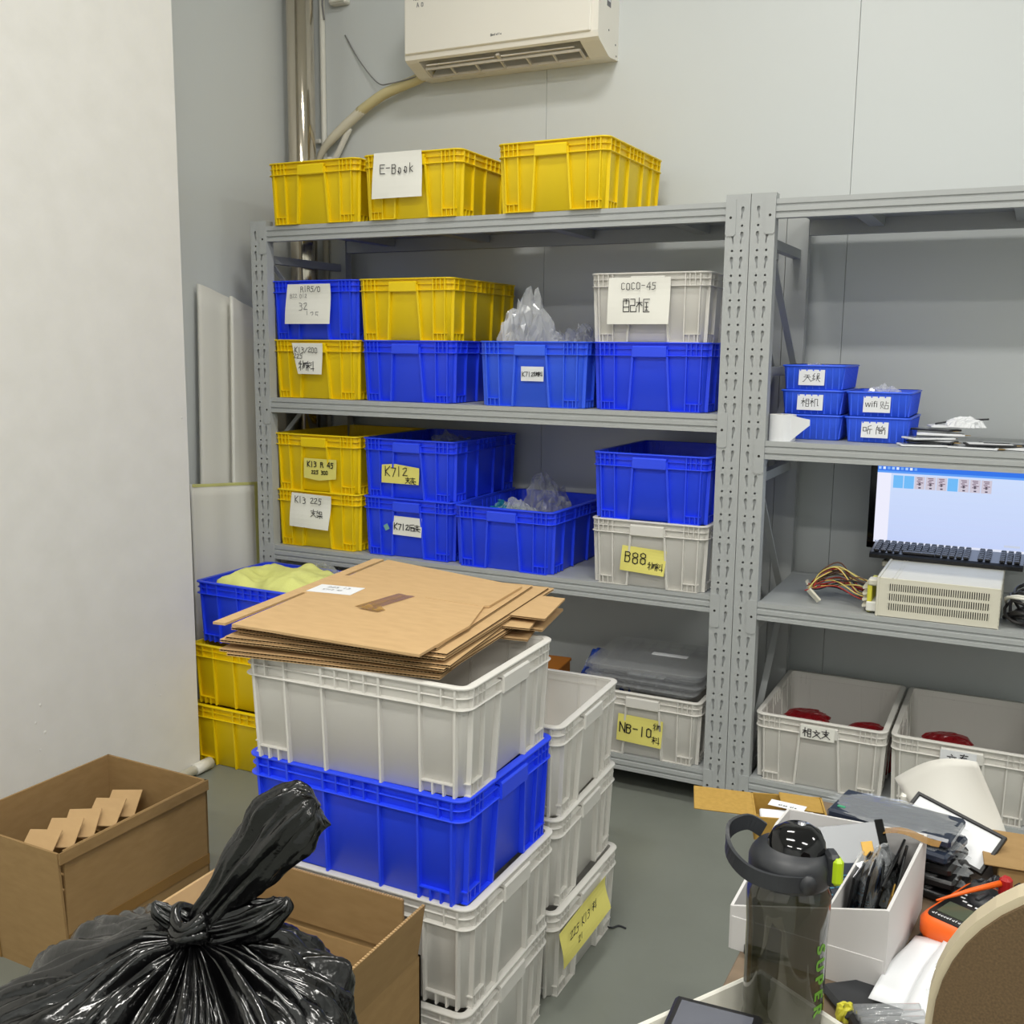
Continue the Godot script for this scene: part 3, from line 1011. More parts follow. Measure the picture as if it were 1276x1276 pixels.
	tube(st, pts, [0.021, 0.021, 0.021, 0.021, 0.021, 0.021, 0.02, 0.02, 0.02, 0.019, 0.018, 0.017, 0.016, 0.015, 0.014, 0.013, 0.012, 0.012, 0.012, 0.012, 0.012, 0.012, 0.012, 0.012, 0.012, 0.012, 0.012, 0.012, 0.012, 0.012, 0.012], 12)
	part("hose", fin(st), M.hose, t)
	pts = curve([Vector3(0.06, 2.45, 0.035), Vector3(0.0, 2.36, 0.03), Vector3(-0.045, 2.29, 0.03), Vector3(-0.055, 2.15, 0.03), Vector3(-0.055, 2.0, 0.03)], 5)
	st = mb(true)
	tube(st, pts, 0.013, 10)
	part("drain_pipe", fin(st), M.pvc, t)
	st = mb(true)
	tube(st, [Vector3(-0.046, 2.335, 0.03), Vector3(-0.05, 2.27, 0.03)], 0.018, 10)
	part("joint_sleeve", fin(st), M.pvc, t)
	# thin loose cable
	t = thing("loose_cable", "thin grey cable hanging from the wall to the hose", "cable", Vector3(0, 0, WZ))
	st = mb(true)
	tube(st, curve([Vector3(0.02, 2.835, 0.004), Vector3(0.10, 2.72, 0.012), Vector3(0.2, 2.62, 0.03), Vector3(0.3, 2.595, 0.085), Vector3(0.42, 2.61, 0.08)], 6), 0.0028, 6)
	part("cable", fin(st), M.cable_grey, t)
	# conduit with junction box
	t = thing("conduit", "white plastic conduit running up the wall to a junction box", "conduit", Vector3(-0.092, 0, WZ))
	st = mb(true)
	tube(st, [Vector3(0, 0, 0.012), Vector3(0, CEIL, 0.012)], 0.0125, 12)
	part("pipe", fin(st), M.pvc, t)
	st = mb()
	bbox(st, Vector3(-0.028, 2.41, 0.012), Vector3(0.03, 0.02, 0.02), 0.004)
	part("clip", fin(st), M.pvc, t)
	t = thing("junction_box", "small white junction box on the wall above the conduit", "junction box", Vector3(0.005, 2.955, WZ))
	st = mb()
	bbox(st, Vector3(0, 0.06, 0.02), Vector3(0.085, 0.12, 0.04), 0.005)
	part("body", fin(st), M.pvc, t)
	st = mb()
	bbox(st, Vector3(0, 0.06, 0.043), Vector3(0.075, 0.11, 0.006), 0.002)
	part("cover", fin(st), M.pvc, t)
	st = mb(true)
	tube(st, curve([Vector3(-0.04, 0.07, 0.02), Vector3(-0.07, 0.06, 0.025), Vector3(-0.085, 0.02, 0.025), Vector3(-0.08, -0.05, 0.02)], 5), 0.004, 6)
	part("cable", fin(st), M.cable_grey, t)
	# polished pipe in the corner
	t = thing("steel_pipe", "polished steel pipe standing in the corner behind the rack", "pipe", Vector3(-0.098, 0, -0.46))
	st = mb(true)
	tube(st, [Vector3(0, 0, 0), Vector3(0, CEIL, 0)], 0.0575, 40)
	part("pipe", fin(st), M.chrome, t)
	st = mb(true)
	tube(st, [Vector3(0, 0.0, 0), Vector3(0, 0.02, 0)], 0.085, 30)
	part("flange", fin(st), M.chrome, t)

func make_foam():
	for i in 3:
		var lab = ["tall white foam sheet leaning on the recess wall, rearmost", "white foam sheet leaning in front of the tallest foam sheet", "short white foam sheet with yellow tape leaning behind the blue crate"][i]
		var t = thing("foam_sheet", lab, "foam sheet", Vector3(RX + 0.04 + 0.035 * i, 0.0, 0.0))
		var st = mb(true)
		var h = [1.76, 1.72, 1.0][i]
		var za = [0.20, 0.06, 0.30][i]
		var zb = [-0.26, -0.28, -0.14][i]
		var f = func(u, v):
			var z = lerp(za, zb, u) - 0.10 * v * (0.7 if i < 2 else 0.2)
			var y = v * (h - 0.12 * u * (1.0 if i < 2 else 0.3))
			return Vector3(0.022 * (1.0 - v) + 0.0025 * sin(u * 15.0 + i * 2.0) * (0.4 + v), y, z)
		patch(st, 30, 20, f, 0.012)
		part("sheet", fin(st), M.foam, t)
		if i == 2:
			st = mb()
			patch(st, 10, 1, func(u, v): return f.call(u, 0.99 + 0.012 * v) + Vector3(0.003, 0, 0))
			patch(st, 1, 14, func(u, v): return f.call(0.80 + 0.06 * u, v) + Vector3(0.003, 0, 0))
			part("tape", fin(st), M.foam_tape, t)

# ------------------------------------------------------------------ cardboard
func corrugated(st, w, d, t, pitch, x):
	# two liners with an open fluted core; the flutes run along local z
	box(st, Vector3(0, t / 2 - 0.0004, 0), Vector3(w, 0.0008, d), x)
	box(st, Vector3(0, -t / 2 + 0.0004, 0), Vector3(w, 0.0008, d), x)

func fluting(st, w, d, t, pitch, x):
	d -= 0.002
	var n = int(w / pitch * 2)
	var h = t / 2 - 0.0008
	for i in n:
		var xa = -w / 2 + w * i / n
		var xb = -w / 2 + w * (i + 1) / n
		var ya = h if i % 2 == 0 else -h
		quad(st, x * Vector3(xa, ya, d / 2), x * Vector3(xb, -ya, d / 2), x * Vector3(xb, -ya, -d / 2), x * Vector3(xa, ya, -d / 2))

func make_flat_cartons():
	var base = Vector3(1.5, 0.0, 1.33)
	var y = 4 * PITCH + 0.0015
	var ang = 0.12
	for i in 5:
		var lab = ["lowest flattened cardboard box on the topmost translucent crate", "second flattened cardboard box up in the pile on the crate", "third flattened cardboard box up in the pile on the crate", "fourth flattened cardboard box up, just under the taped one", "topmost flattened cardboard box with brown tape and a white sticker"][i]
		var t = thing("flattened_carton", lab, "cardboard box", Vector3(base.x, y, base.z), 0.0)
		var offs = [Vector2(0.015, 0.0), Vector2(0.035, -0.02), Vector2(0.02, 0.01), Vector2(0.04, -0.02), Vector2(0.0, 0.0)][i]
		var a = ang + [0.03, -0.04, 0.02, -0.03, 0.0][i]
		for k in (2 if i < 4 else 1):
			var st = mb()
			var w = 0.47 + 0.02 * ((i + k) % 3)
			var d = 0.64 - 0.03 * ((i * 2 + k) % 3)
			if i == 4:
				w = 0.42
				offs = Vector2(0.035, 0.0)
			var xf = Transform3D(Basis(Vector3.UP, a + 0.012 * k), Vector3(offs.x - 0.012 * k, 0.0026 + k * 0.0062, offs.y + 0.01 * k))
			corrugated(st, w, d, 0.0048, 0.0085, xf)
			var pn = part("panel", fin(st), M.kraft, t)
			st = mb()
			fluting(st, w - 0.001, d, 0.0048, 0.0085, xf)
			part("fluting", fin(st), M.kraft_core_shaded, pn)
		if i < 4:
			# a flap sticking out on the right, drooping a little
			var st = mb()
			corrugated(st, 0.11, 0.2, 0.0042, 0.0085, Transform3D(Basis(Vector3.UP, a + 0.1) * Basis(Vector3.BACK, -0.04), Vector3(0.235 + offs.x, 0.0042, -0.12 - 0.05 * (i % 2))))
			part("flap", fin(st), M.kraft, t)
			y += 0.0128
			continue
		# upper liner panel with the slots between the flaps
		var P0 = Vector2(1.285, 1.668)
		var P1 = Vector2(1.205, 0.958)
		var e = P1 - P0
		var n = Vector2(-e.y, e.x).normalized()
		if n.x < 0:
			n = -n
		var poly = []
		for v in [P0, P1, P1 + n * 0.03, P0 + e * 0.70 + n * 0.03, P0 + e * 0.70 + n * 0.042, P1 + n * 0.042, Vector2(1.702, 1.065), Vector2(1.722, 1.27), Vector2(1.712, 1.275), Vector2(1.765, 1.44), Vector2(1.782, 1.665), P0 + n * 0.046, P0 + e * 0.42 + n * 0.042, P0 + e * 0.42 + n * 0.032, P0 + n * 0.03]:
			poly.append(Vector2(v.x - base.x, -(v.y - base.z)))
		var st = mb()
		prism(st, poly, Vector3(0, 0.006, 0), Vector3.RIGHT, Vector3.FORWARD, 0.0, 0.005)
		part("upper_panel", fin(st), M.kraft, t)
		# brown tape
		st = mb()
		var tb = Basis(Vector3.UP, -0.12)
		patch(st, 6, 2, func(u, v): return Vector3(0.0, 0.0118, 0.02) + tb * Vector3((u - 0.5) * 0.05, 0.0006 * sin(u * 9), (0.5 - v) * 0.15))
		part("tape", fin(st), M.packing_tape, t)
		st = mb()
		patch(st, 8, 3, func(u, v): return Vector3(0.015, 0.0124, 0.095) + tb * Vector3((u - 0.5) * 0.055, 0.002 + 0.004 * sin(u * 11) * v, (0.5 - v) * 0.028))
		part("torn_tape", fin(st), M.packing_tape, t)
		# white sticker with faint print
		st = mb()
		box(st, Vector3.ZERO, Vector3(0.115, 0.0006, 0.075))
		var sk = part("sticker", fin(st), M.paper_cool, t, Vector3(-0.165, 0.0116, -0.02), Vector3(0, 0.13, 0))
		part("writing", writing("225 13", 0.014, 1.0, 0.0014, 0.0), M.ink_grey, sk, Vector3(-0.03, 0.0004, -0.01), Vector3(-PI / 2, 0, 0))
		part("writing", writing("K712 45", 0.010, 1.0, 0.0012, 0.0), M.ink_grey, sk, Vector3(-0.03, 0.0004, 0.012), Vector3(-PI / 2, 0, 0))
		# crease across the middle
		st = mb()
		bar(st, Vector3(0.225, 0.0112, -0.045), Vector3(0.06, 0.0112, -0.055), 0.002, 0.001)
		part("crease", fin(st), M.kraft, t)

func wall_slab(st, a, b, y0, y1, t, lean = Vector3.ZERO):
	# an upright cardboard panel from a to b (x, z), thickness to the left of the direction
	var d = (b - a).normalized()
	var n = Vector2(d.y, -d.x) * t
	var f = func(p, y): return Vector3(p.x, y, p.y) + (lean * (y - y0) / (y1 - y0))
	var A = f.call(a, y0)
	var B = f.call(b, y0)
	var C = f.call(b, y1)
	var D = f.call(a, y1)
	var k = Vector3(n.x, 0, n.y)
	quad(st, A, B, C, D)
	quad(st, B + k, A + k, D + k, C + k)
	quad(st, D, C, C + k, D + k)
	quad(st, B, A, A + k, B + k)
	quad(st, A, D, D + k, A + k)
	quad(st, C, B, B + k, C + k)

func make_cartons():
	# open box by the wall
	var x0 = -0.19
	var x1 = 0.19
	var z0 = -0.235
	var z1 = 0.235
	var h = 0.345
	var t = thing("open_carton", "open brown cardboard box holding card pieces beside the plastered wall", "cardboard box", Vector3(0.618, 0, 1.435), -0.015)
	var st = mb()
	box(st, Vector3(0, 0.004, 0), Vector3(x1 - x0 - 0.01, 0.008, z1 - z0 - 0.01))
	part("bottom", fin(st), M.kraft_brown, t)
	var cs = [Vector2(x0, z1), Vector2(x1, z1), Vector2(x1, z0), Vector2(x0, z0)]
	for i in 4:
		st = mb()
		wall_slab(st, cs[i], cs[(i + 1) % 4], 0.0, h, 0.006, [Vector3(0, 0, 0.02), Vector3.ZERO, Vector3.ZERO, Vector3.ZERO][i])
		part("side_panel", fin(st), M.kraft_brown, t)
	# flap folded down over the right side, and a strip of clear tape lower down
	st = mb()
	wall_slab(st, Vector2(x1 + 0.0065, z1 + 0.018), Vector2(x1 + 0.0065, z0), h - 0.028, h + 0.001, 0.003)
	part("folded_flap", fin(st), M.kraft_brown, t)
	st = mb()
	wall_slab(st, Vector2(x1 + 0.0015, z1), Vector2(x1 + 0.0015, z0), 0.10, 0.13, 0.001)
	part("tape", fin(st), M.packing_tape, t)
	st = mb()
	wall_slab(st, Vector2(-0.12, z1 + 0.0025), Vector2(-0.06, z1 + 0.0025), 0.0, 0.16, 0.001, Vector3(0, 0, 0.009))
	part("tape", fin(st), M.packing_tape, t)
	# card pieces in the box
	for i in 5:
		var lab = "small tan card piece in a leaning row inside the open brown box"
		var k = thing("card_piece", lab, "card", Vector3(0.595 + 0.006 * (i % 2), 0.235 + 0.004 * (i % 2), 1.60 - i * 0.07), 0.5 + 0.06 * ((i * 7) % 3 - 1), "card pieces leaning in the open brown box")
		st = mb()
		bbox(st, Vector3(0, 0.05, 0), Vector3(0.085, 0.095, 0.004), 0.001, Transform3D(Basis(Vector3.RIGHT, -1.12), Vector3.ZERO))
		part("card", fin(st), M.kraft, k)
	var fill = thing("card_bundle", "bundle of cardboard dividers filling the lower part of the open brown box", "cardboard", Vector3(0.6, 0.008, 1.43))
	for i in 8:
		st = mb()
		bbox(st, Vector3(0, 0.095, -0.2 + i * 0.054), Vector3(0.3, 0.18, 0.008), 0.001)
		part("divider", fin(st), M.kraft_brown, fill)

	# open box in front of the tall stack
	t = thing("open_carton", "open cardboard box with raised flaps against the tall crate stack", "cardboard box", Vector3(1.575, 0, 1.80))
	x0 = -0.215
	x1 = 0.205
	z0 = -0.14
	z1 = 0.125
	h = 0.352
	st = mb()
	box(st, Vector3((x0 + x1) / 2, 0.004, (z0 + z1) / 2), Vector3(x1 - x0 - 0.01, 0.008, z1 - z0 - 0.01))
	part("bottom", fin(st), M.kraft_brown, t)
	cs = [Vector2(x0, z1), Vector2(x1, z1), Vector2(x1, z0), Vector2(x0, z0)]
	for i in 4:
		st = mb()
		wall_slab(st, cs[i], cs[(i + 1) % 4], 0.0, h, 0.006)
		part("side_panel", fin(st), M.kraft_brown, t)
	# flaps
	st = mb()
	wall_slab(st, Vector2(x1, z1), Vector2(x1, z0 + 0.012), h, 0.468, 0.006, Vector3(0.018, 0, 0.0))
	var fl = part("flap", fin(st), M.kraft_brown, t)
	st = mb()
	for i in 34:      # ragged fluted edge of the flap
		var z = lerp(z1 - 0.004, z0 + 0.016, i / 33.0)
		box(st, Vector3(x1 + 0.0155, 0.4685, z), Vector3(0.005, 0.0022, 0.0035))
	part("torn_edge", fin(st), M.kraft, fl)
	st = mb()
	wall_slab(st, Vector2(x1 - 0.035, z0 + 0.004), Vector2(x0 + 0.02, z0 + 0.004), h, 0.462, 0.006)
	fl = part("flap", fin(st), M.kraft_brown, t)
	st = mb()
	for i in 60:
		box(st, Vector3(lerp(x1 - 0.04, x0 + 0.025, i / 59.0), 0.4625, z0 + 0.007), Vector3(0.0035, 0.002, 0.005))
	part("torn_edge", fin(st), M.kraft, fl)
	st = mb()
	wall_slab(st, Vector2(x0, z0 + 0.01), Vector2(x0, z1), h, 0.455, 0.006, Vector3(-0.035, 0, 0.0))
	part("flap", fin(st), M.kraft, t)
	# inner flap bent down and a scrap inside
	st = mb()
	wall_slab(st, Vector2(x1 - 0.03, z0 + 0.05), Vector2(x0 + 0.03, z0 + 0.05), 0.21, 0.345, 0.005, Vector3(0, 0, -0.035))
	part("inner_flap", fin(st), M.kraft_brown, t)
	# printed mark low on the right panel
	var pm = part("printed_mark", writing("A", 0.05, 1.0, 0.004), M.ink, t, Vector3(x1 + 0.0008, 0.27, 0.07), Vector3(0, PI / 2, 0))
	pm.set_meta("label", "black printed triangle mark")

# ------------------------------------------------------------------ rubbish bag
func make_bag():
	var t = thing("rubbish_bag", "shiny black rubbish bag tied in a knot in front of the open carton", "rubbish bag", Vector3(1.815, 0, 2.30))
	var nz = FastNoiseLite.new()
	nz.seed = 4
	nz.frequency = 1.0
	nz.fractal_octaves = 3
	var rd = FastNoiseLite.new()
	rd.seed = 11
	rd.frequency = 1.0
	rd.fractal_type = FastNoiseLite.FRACTAL_RIDGED
	rd.fractal_octaves = 4
	var prof = [Vector2(0.012, 0.745), Vector2(0.03, 0.735), Vector2(0.075, 0.722), Vector2(0.15, 0.692), Vector2(0.225, 0.64), Vector2(0.272, 0.54), Vector2(0.285, 0.42), Vector2(0.28, 0.28), Vector2(0.285, 0.14), Vector2(0.25, 0.04), Vector2(0.2, 0.004), Vector2(0.0, 0.004)]
	var line = []
	for i in prof.size() - 1:
		for k in 14:
			line.append(prof[i].cubic_interpolate(prof[i + 1], prof[max(i - 1, 0)], prof[min(i + 2, prof.size() - 1)], k / 14.0))
	var n = 300
	var st = mb(true)
	var rings = []
	for i in line.size():
		var p = line[i]
		var row = []
		var r = max(p.x, 0.0)
		for j in n:
			var a = TAU * j / n
			var ca = cos(a)
			var sa = sin(a)
			var near = exp(-pow(r / 0.16, 2.0))
			# pleats radiating from the knot, breaking up with distance
			var ph = 4.0 * nz.get_noise_3d(ca * 1.2, sa * 1.2, p.y * 3.0)
			var pl = abs(sin(a * 9.0 + ph * 1.3)) * 0.55 + abs(sin(a * 17.0 - ph * 2.0 + 1.0)) * 0.45
			var pleat = (pl - 0.55) * (0.028 * near + 0.016) * smoothstep(0.0, 0.06, r)
			var cr = rd.get_noise_3d(ca * 2.2 + sa, p.y * 5.5, sa * 2.2 - ca * 0.5) * 0.016 * smoothstep(0.06, 0.25, r)
			var big = nz.get_noise_3d(ca * 1.1, p.y * 3.5, sa * 1.1 + 5.0) * 0.035 * smoothstep(0.05, 0.2, r)
			var rr = r * (1.0 + 0.05 * cos(2.0 * a + 0.6)) + (pleat + cr + big) * 0.9
			var yy = p.y + (pleat * 0.9 + cr * 0.7 + big * 0.5) * (1.0 if p.y > 0.1 else 0.2)
			if p.y <= 0.03:
				yy = max(p.y, 0.004)
			var fine = rd.get_noise_3d(ca * 5.0 + 3.0, p.y * 12.0, sa * 5.0) * 0.005 * smoothstep(0.04, 0.2, r)
			rr += fine
			yy += fine * (0.6 if p.y > 0.1 else 0.0)
			var sh = Vector3(0.895, 0, -0.445) * -0.075 * smoothstep(0.74, 0.52, p.y)
			row.append(Vector3(ca * max(rr, 0.0), yy, -sa * max(rr, 0.0)) + sh)
		rings.append(row)
	rings.reverse()
	loft(st, rings, false, true)
	part("sack", fin(st), M.bin_bag, t)
	# knot: a gathered ring of folds
	st = mb(true)
	for i in 3:
		var pts = []
		for k in 25:
			var a = TAU * k / 24.0
			pts.append(Vector3(0.022 * cos(a), 0.748 + 0.012 * i + 0.007 * sin(a * 2 + i), 0.02 * sin(a)))
		tube(st, pts, 0.012 - 0.002 * i, 10)
	part("knot", fin(st), M.bin_bag, t)
	# the long loop of the tie and the short ear
	var right = Vector3(0.895, 0, -0.445)
	var front = Vector3(0.445, 0, 0.895)
	var K = Vector3(0.0, 0.752, 0.0)
	for q in 3:
		var pts
		var rad
		if q == 0:
			pts = [K, K + right * 0.035 + Vector3.UP * 0.04, K + right * 0.085 + Vector3.UP * 0.10, K + right * 0.128 + Vector3.UP * 0.152, K + right * 0.160 + Vector3.UP * 0.180, K + right * 0.170 + Vector3.UP * 0.186]
			rad = [0.012, 0.020, 0.033, 0.039, 0.033, 0.008]
		elif q == 1:
			pts = [K, K + right * 0.04 + Vector3.UP * 0.002, K + right * 0.085 + Vector3.UP * 0.014, K + right * 0.12 + Vector3.UP * 0.034, K + right * 0.13 + Vector3.UP * 0.048]
			rad = [0.012, 0.022, 0.024, 0.014, 0.003]
		else:
			pts = [K, K - right * 0.02 + Vector3.UP * 0.012, K - right * 0.04 + Vector3.UP * 0.026, K - right * 0.05 + Vector3.UP * 0.04]
			rad = [0.012, 0.014, 0.012, 0.003]
		var cp = curve(pts, 9)
		var cr2 = []
		for i in pts.size() - 1:
			for k in 9:
				cr2.append(lerp(rad[i], rad[i + 1], smoothstep(0.0, 1.0, k / 9.0)))
		cr2.append(rad[-1])
		st = mb(true)
		rings = []
		for i in cp.size():
			var d = (cp[min(i + 1, cp.size() - 1)] - cp[max(i - 1, 0)]).normalized()
			var u = front
			var s = d.cross(u).normalized()
			u = s.cross(d).normalized()
			var g = []
			for j in 64:
				var a = TAU * j / 64
				var w = 1.0 + 0.16 * sin(a * 7.0 + i * 0.10 + q) + 0.12 * sin(a * 15.0 - i * 0.16) + 0.25 * rd.get_noise_3d(cos(a) * 0.9, i * 0.035, sin(a) * 0.9 + q)
				g.append(cp[i] + (s * cos(a) + u * sin(a) * 0.62) * cr2[i] * w)
			g.reverse()
			rings.append(g)
		rings.reverse()
		loft(st, rings, true, true)
		part(["tie_loop", "tie_ear", "tie_ear"][q], fin(st), M.bin_bag, t)

# ------------------------------------------------------------------ right rack, upper shelves
func small_bin(label, at, turn, lab):
	var t = thing("small_bin", label, "bin", at, turn, "")
	var st = mb(true)
	var hw = 0.099
	var hl = 0.15
	loft(st, [ring(hw - 0.012, hl - 0.012, 0.012, 0.0, 4), ring(hw - 0.004, hl - 0.004, 0.014, 0.078, 4)], true, false)
	loft(st, [ring(hw - 0.0065, hl - 0.0065, 0.012, 0.078, 4), ring(hw - 0.0145, hl - 0.0145, 0.01, 0.003, 4)], false, false)
	var fl = ring(hw - 0.0145, hl - 0.0145, 0.01, 0.003, 4)
	for j in fl.size():
		tri(st, Vector3(0, 0.003, 0), fl[j], fl[(j + 1) % fl.size()])
	part("body", fin(st), M.blue_light, t)
	st = mb(true)
	loft(st, [ring(hw - 0.007, hl - 0.007, 0.012, 0.073, 4), ring(hw, hl, 0.016, 0.074, 4), ring(hw, hl, 0.016, 0.0785, 4), ring(hw - 0.007, hl - 0.007, 0.012, 0.0795, 4)], false, false)
	part("rim", fin(st), M.blue_light, t)
	st = mb()
	for i in 9:
		var x = lerp(-0.08, 0.08, i / 8.0)
		bar(st, Vector3(x, 0.004, hl - 0.0115), Vector3(x, 0.072, hl - 0.0045), 0.004, 0.004, Vector3.RIGHT)
	for i in 14:
		var z = lerp(-0.13, 0.13, i / 13.0)
		bar(st, Vector3(hw - 0.0115, 0.004, z), Vector3(hw - 0.0045, 0.072, z), 0.004, 0.004, Vector3.RIGHT)
	part("ribs", fin(st), M.blue_light, t)
	if lab != "":
		st = mb()
		box(st, Vector3.ZERO, Vector3(0.08, 0.049, 0.0006))
		var o = part("label", fin(st), M.paper_cool, t, Vector3(-0.004, 0.04, hl - 0.0035 + 0.0015), Vector3(-0.1, 0, 0))
		if lab == "wifi":
			var tm = TextMesh.new()
			var f = SystemFont.new()
			f.font_names = PackedStringArray(["Droid Sans"])
			tm.font = f
			tm.text = "wifi"
			tm.font_size = 32
			tm.pixel_size = 0.00074
			tm.depth = 0.0004
			part("writing", tm, M.ink, o, Vector3(-0.016, 0.0, 0.0006))
			part("writing", writing("贴", 0.023, 1.0, 0.0015), M.ink, o, Vector3(0.0115, -0.012, 0.0004))
		else:
			var sz = 0.026
			var gap = 1.05 if lab != "听筒" else 1.5
			part("writing", writing(lab, sz, gap, 0.0018 if lab != "听筒" else 0.0019), M.ink, o, Vector3(-0.027 if lab != "听筒" else -0.034, -0.013, 0.0004))
	return t

func make_upper_shelves():
	var g2 = 1.248
	small_bin("small blue bin without label, lowest behind the paper roll", Vector3(2.134, g2, -0.285), 0.0, "")
	small_bin("small blue bin labelled 相机, middle of the stack of three", Vector3(2.134, g2 + 0.0785, -0.285), 0.0, "相机")
	small_bin("small blue bin labelled 天线, topmost of the stack of three", Vector3(2.136, g2 + 0.157, -0.28), 0.0, "天线")
	small_bin("small blue bin labelled 听筒, under the wifi bin", Vector3(2.338, g2, -0.275), -0.01, "听筒")
	small_bin("small blue bin labelled wifi贴, on the 听筒 bin", Vector3(2.338, g2 + 0.0785, -0.275), 0.0, "wifi")
	crumpled("plastic_bag", "clear bag showing above the rim of the wifi bin", "plastic bag", "clear_film", Vector3(2.345, g2 + 0.12, -0.2), 0.06, 0.05, 0.06, 41, 1.2, 16)
	crumpled("plastic_bag", "clear bag showing above the rim of the 天线 bin", "plastic bag", "clear_film", Vector3(2.12, g2 + 0.20, -0.25), 0.07, 0.06, 0.045, 42, 1.0, 16)
	# paper roll with a loose end
	var t = thing("paper_roll", "white paper label roll with a loose end beside the steel post", "paper roll", Vector3(2.065, g2, -0.055))
	var st = mb(true)
	loft(st, [circle(0.041, 0.0, 40), circle(0.041, 0.001, 40), circle(0.041, 0.081, 40), circle(0.041, 0.082, 40)], false, false)
	part("roll", fin(st), M.paper_cool, t)
	st = mb(true)
	for q in [0.0, 0.082]:
		loft(st, [circle(0.041, q, 40), circle(0.014, q, 40)], false, false)
	loft(st, [circle(0.014, 0.0, 24), circle(0.014, 0.082, 24)], false, false)
	part("core", fin(st), M.paper, t)
	st = mb(true)
	patch(st, 16, 4, func(u, v):
		var y = lerp(lerp(0.0, 0.052, u), lerp(0.082, 0.070, u), v)
		return Vector3(0.030 + 0.058 * u, y, 0.026 + 0.010 * sin(u * 2.0) - 0.012 * u * u))
	part("loose_end", fin(st), M.paper_cool, t)
	# pile of small display panels
	var rng = RandomNumberGenerator.new()
	rng.seed = 5
	var spots = [[2.475, -0.1, 0.0, 0.3], [2.50, -0.13, 0.010, -0.2], [2.49, -0.12, 0.020, 0.6], [2.52, -0.16, 0.030, 0.1], [2.50, -0.2, 0.041, -0.4], [2.55, -0.2, 0.053, 0.25], [2.62, -0.09, 0.0, -0.1], [2.66, -0.11, 0.009, 0.2], [2.60, -0.2, 0.0, 0.5], [2.72, -0.12, 0.0, -0.3], [2.70, -0.15, 0.009, 0.15]]
	for i in spots.size():
		var s = spots[i]
		t = thing("display_panel", "small loose white-edged display panel lying in the pile beside the 听筒 bin", "display panel", Vector3(s[0], g2 + s[2], s[1]), s[3], "loose display panels piled on the shelf")
		st = mb()
		bbox(st, Vector3(0, 0.003, 0), Vector3(0.135, 0.005, 0.075), 0.001)
		part("frame", fin(st), M.paper_cool if i % 3 != 1 else M.charcoal, t)
		st = mb()
		box(st, Vector3(0, 0.006, 0), Vector3(0.12, 0.0012, 0.062))
		part("glass", fin(st), M.screen_grey if i % 2 == 0 else M.paper_cool, t)
		st = mb()
		bbox(st, Vector3(0.074, 0.003, 0.01), Vector3(0.022, 0.001, 0.02), 0.0002)
		part("ribbon", fin(st), M.gold, t)
	crumpled("plastic_bag", "crumpled white foam bag lying on the pile of display panels", "plastic bag", "paper_cool", Vector3(2.585, g2 + 0.057, -0.18), 0.055, 0.05, 0.035, 44, 1.0, 14)
	t = thing("ribbon_cable", "thin dark ribbon cable sticking out over the pile of panels", "cable", Vector3(2.56, g2 + 0.062, -0.2))
	st = mb(true)
	tube(st, curve([Vector3(-0.06, 0.0, 0.0), Vector3(0.0, 0.012, 0.0), Vector3(0.05, 0.016, 0.0), Vector3(0.09, 0.02, 0.01)], 5), 0.003, 6)
	part("cable", fin(st), M.charcoal, t)

func screen_texture():
	var w = 512
	var h = 300
	var im = Image.create(w, h, false, Image.FORMAT_RGB8)
	for y in h:
		for x in w:
			im.set_pixel(x, y, rgb(206, 222, 252).lerp(rgb(196, 210, 248), float(y) / h))
	im.fill_rect(Rect2i(0, 0, w, 26), rgb(48, 116, 232))
	im.fill_rect(Rect2i(0, 22, w, 8), rgb(92, 156, 245))
	im.fill_rect(Rect2i(0, 30, 48, h - 30), rgb(236, 236, 252))
	for i in 9:
		im.fill_rect(Rect2i(4 + i * 15, 7, 9, 10), [rgb(170, 205, 250), rgb(225, 235, 250), rgb(120, 170, 240)][i % 3])
	for i in 9:
		var blue = i == 0 or i == 1 or i == 5
		var x = 56 + i * 36
		im.fill_rect(Rect2i(x, 38, 33, 48), rgb(110, 185, 246) if blue else rgb(205, 198, 212))
		if not blue:
			for k in 5:
				im.fill_rect(Rect2i(x + 7 + (k % 2) * 3, 42 + k * 6, 18 - (k * 3) % 9, 3), rgb(120, 96, 116))
			im.fill_rect(Rect2i(x + 13, 62, 6, 10), rgb(90, 84, 96))
			im.fill_rect(Rect2i(x + 13, 78, 8, 5), rgb(80, 70, 92))
	im.fill_rect(Rect2i(0, h - 10, w, 10), rgb(226, 230, 246))
	im.fill_rect(Rect2i(430, h - 28, 50, 8), rgb(200, 208, 226))
	for i in 6:
		im.fill_rect(Rect2i(6 + i * 9, h - 7, 6, 4), rgb(150, 160, 190))
	return ImageTexture.create_from_image(im)

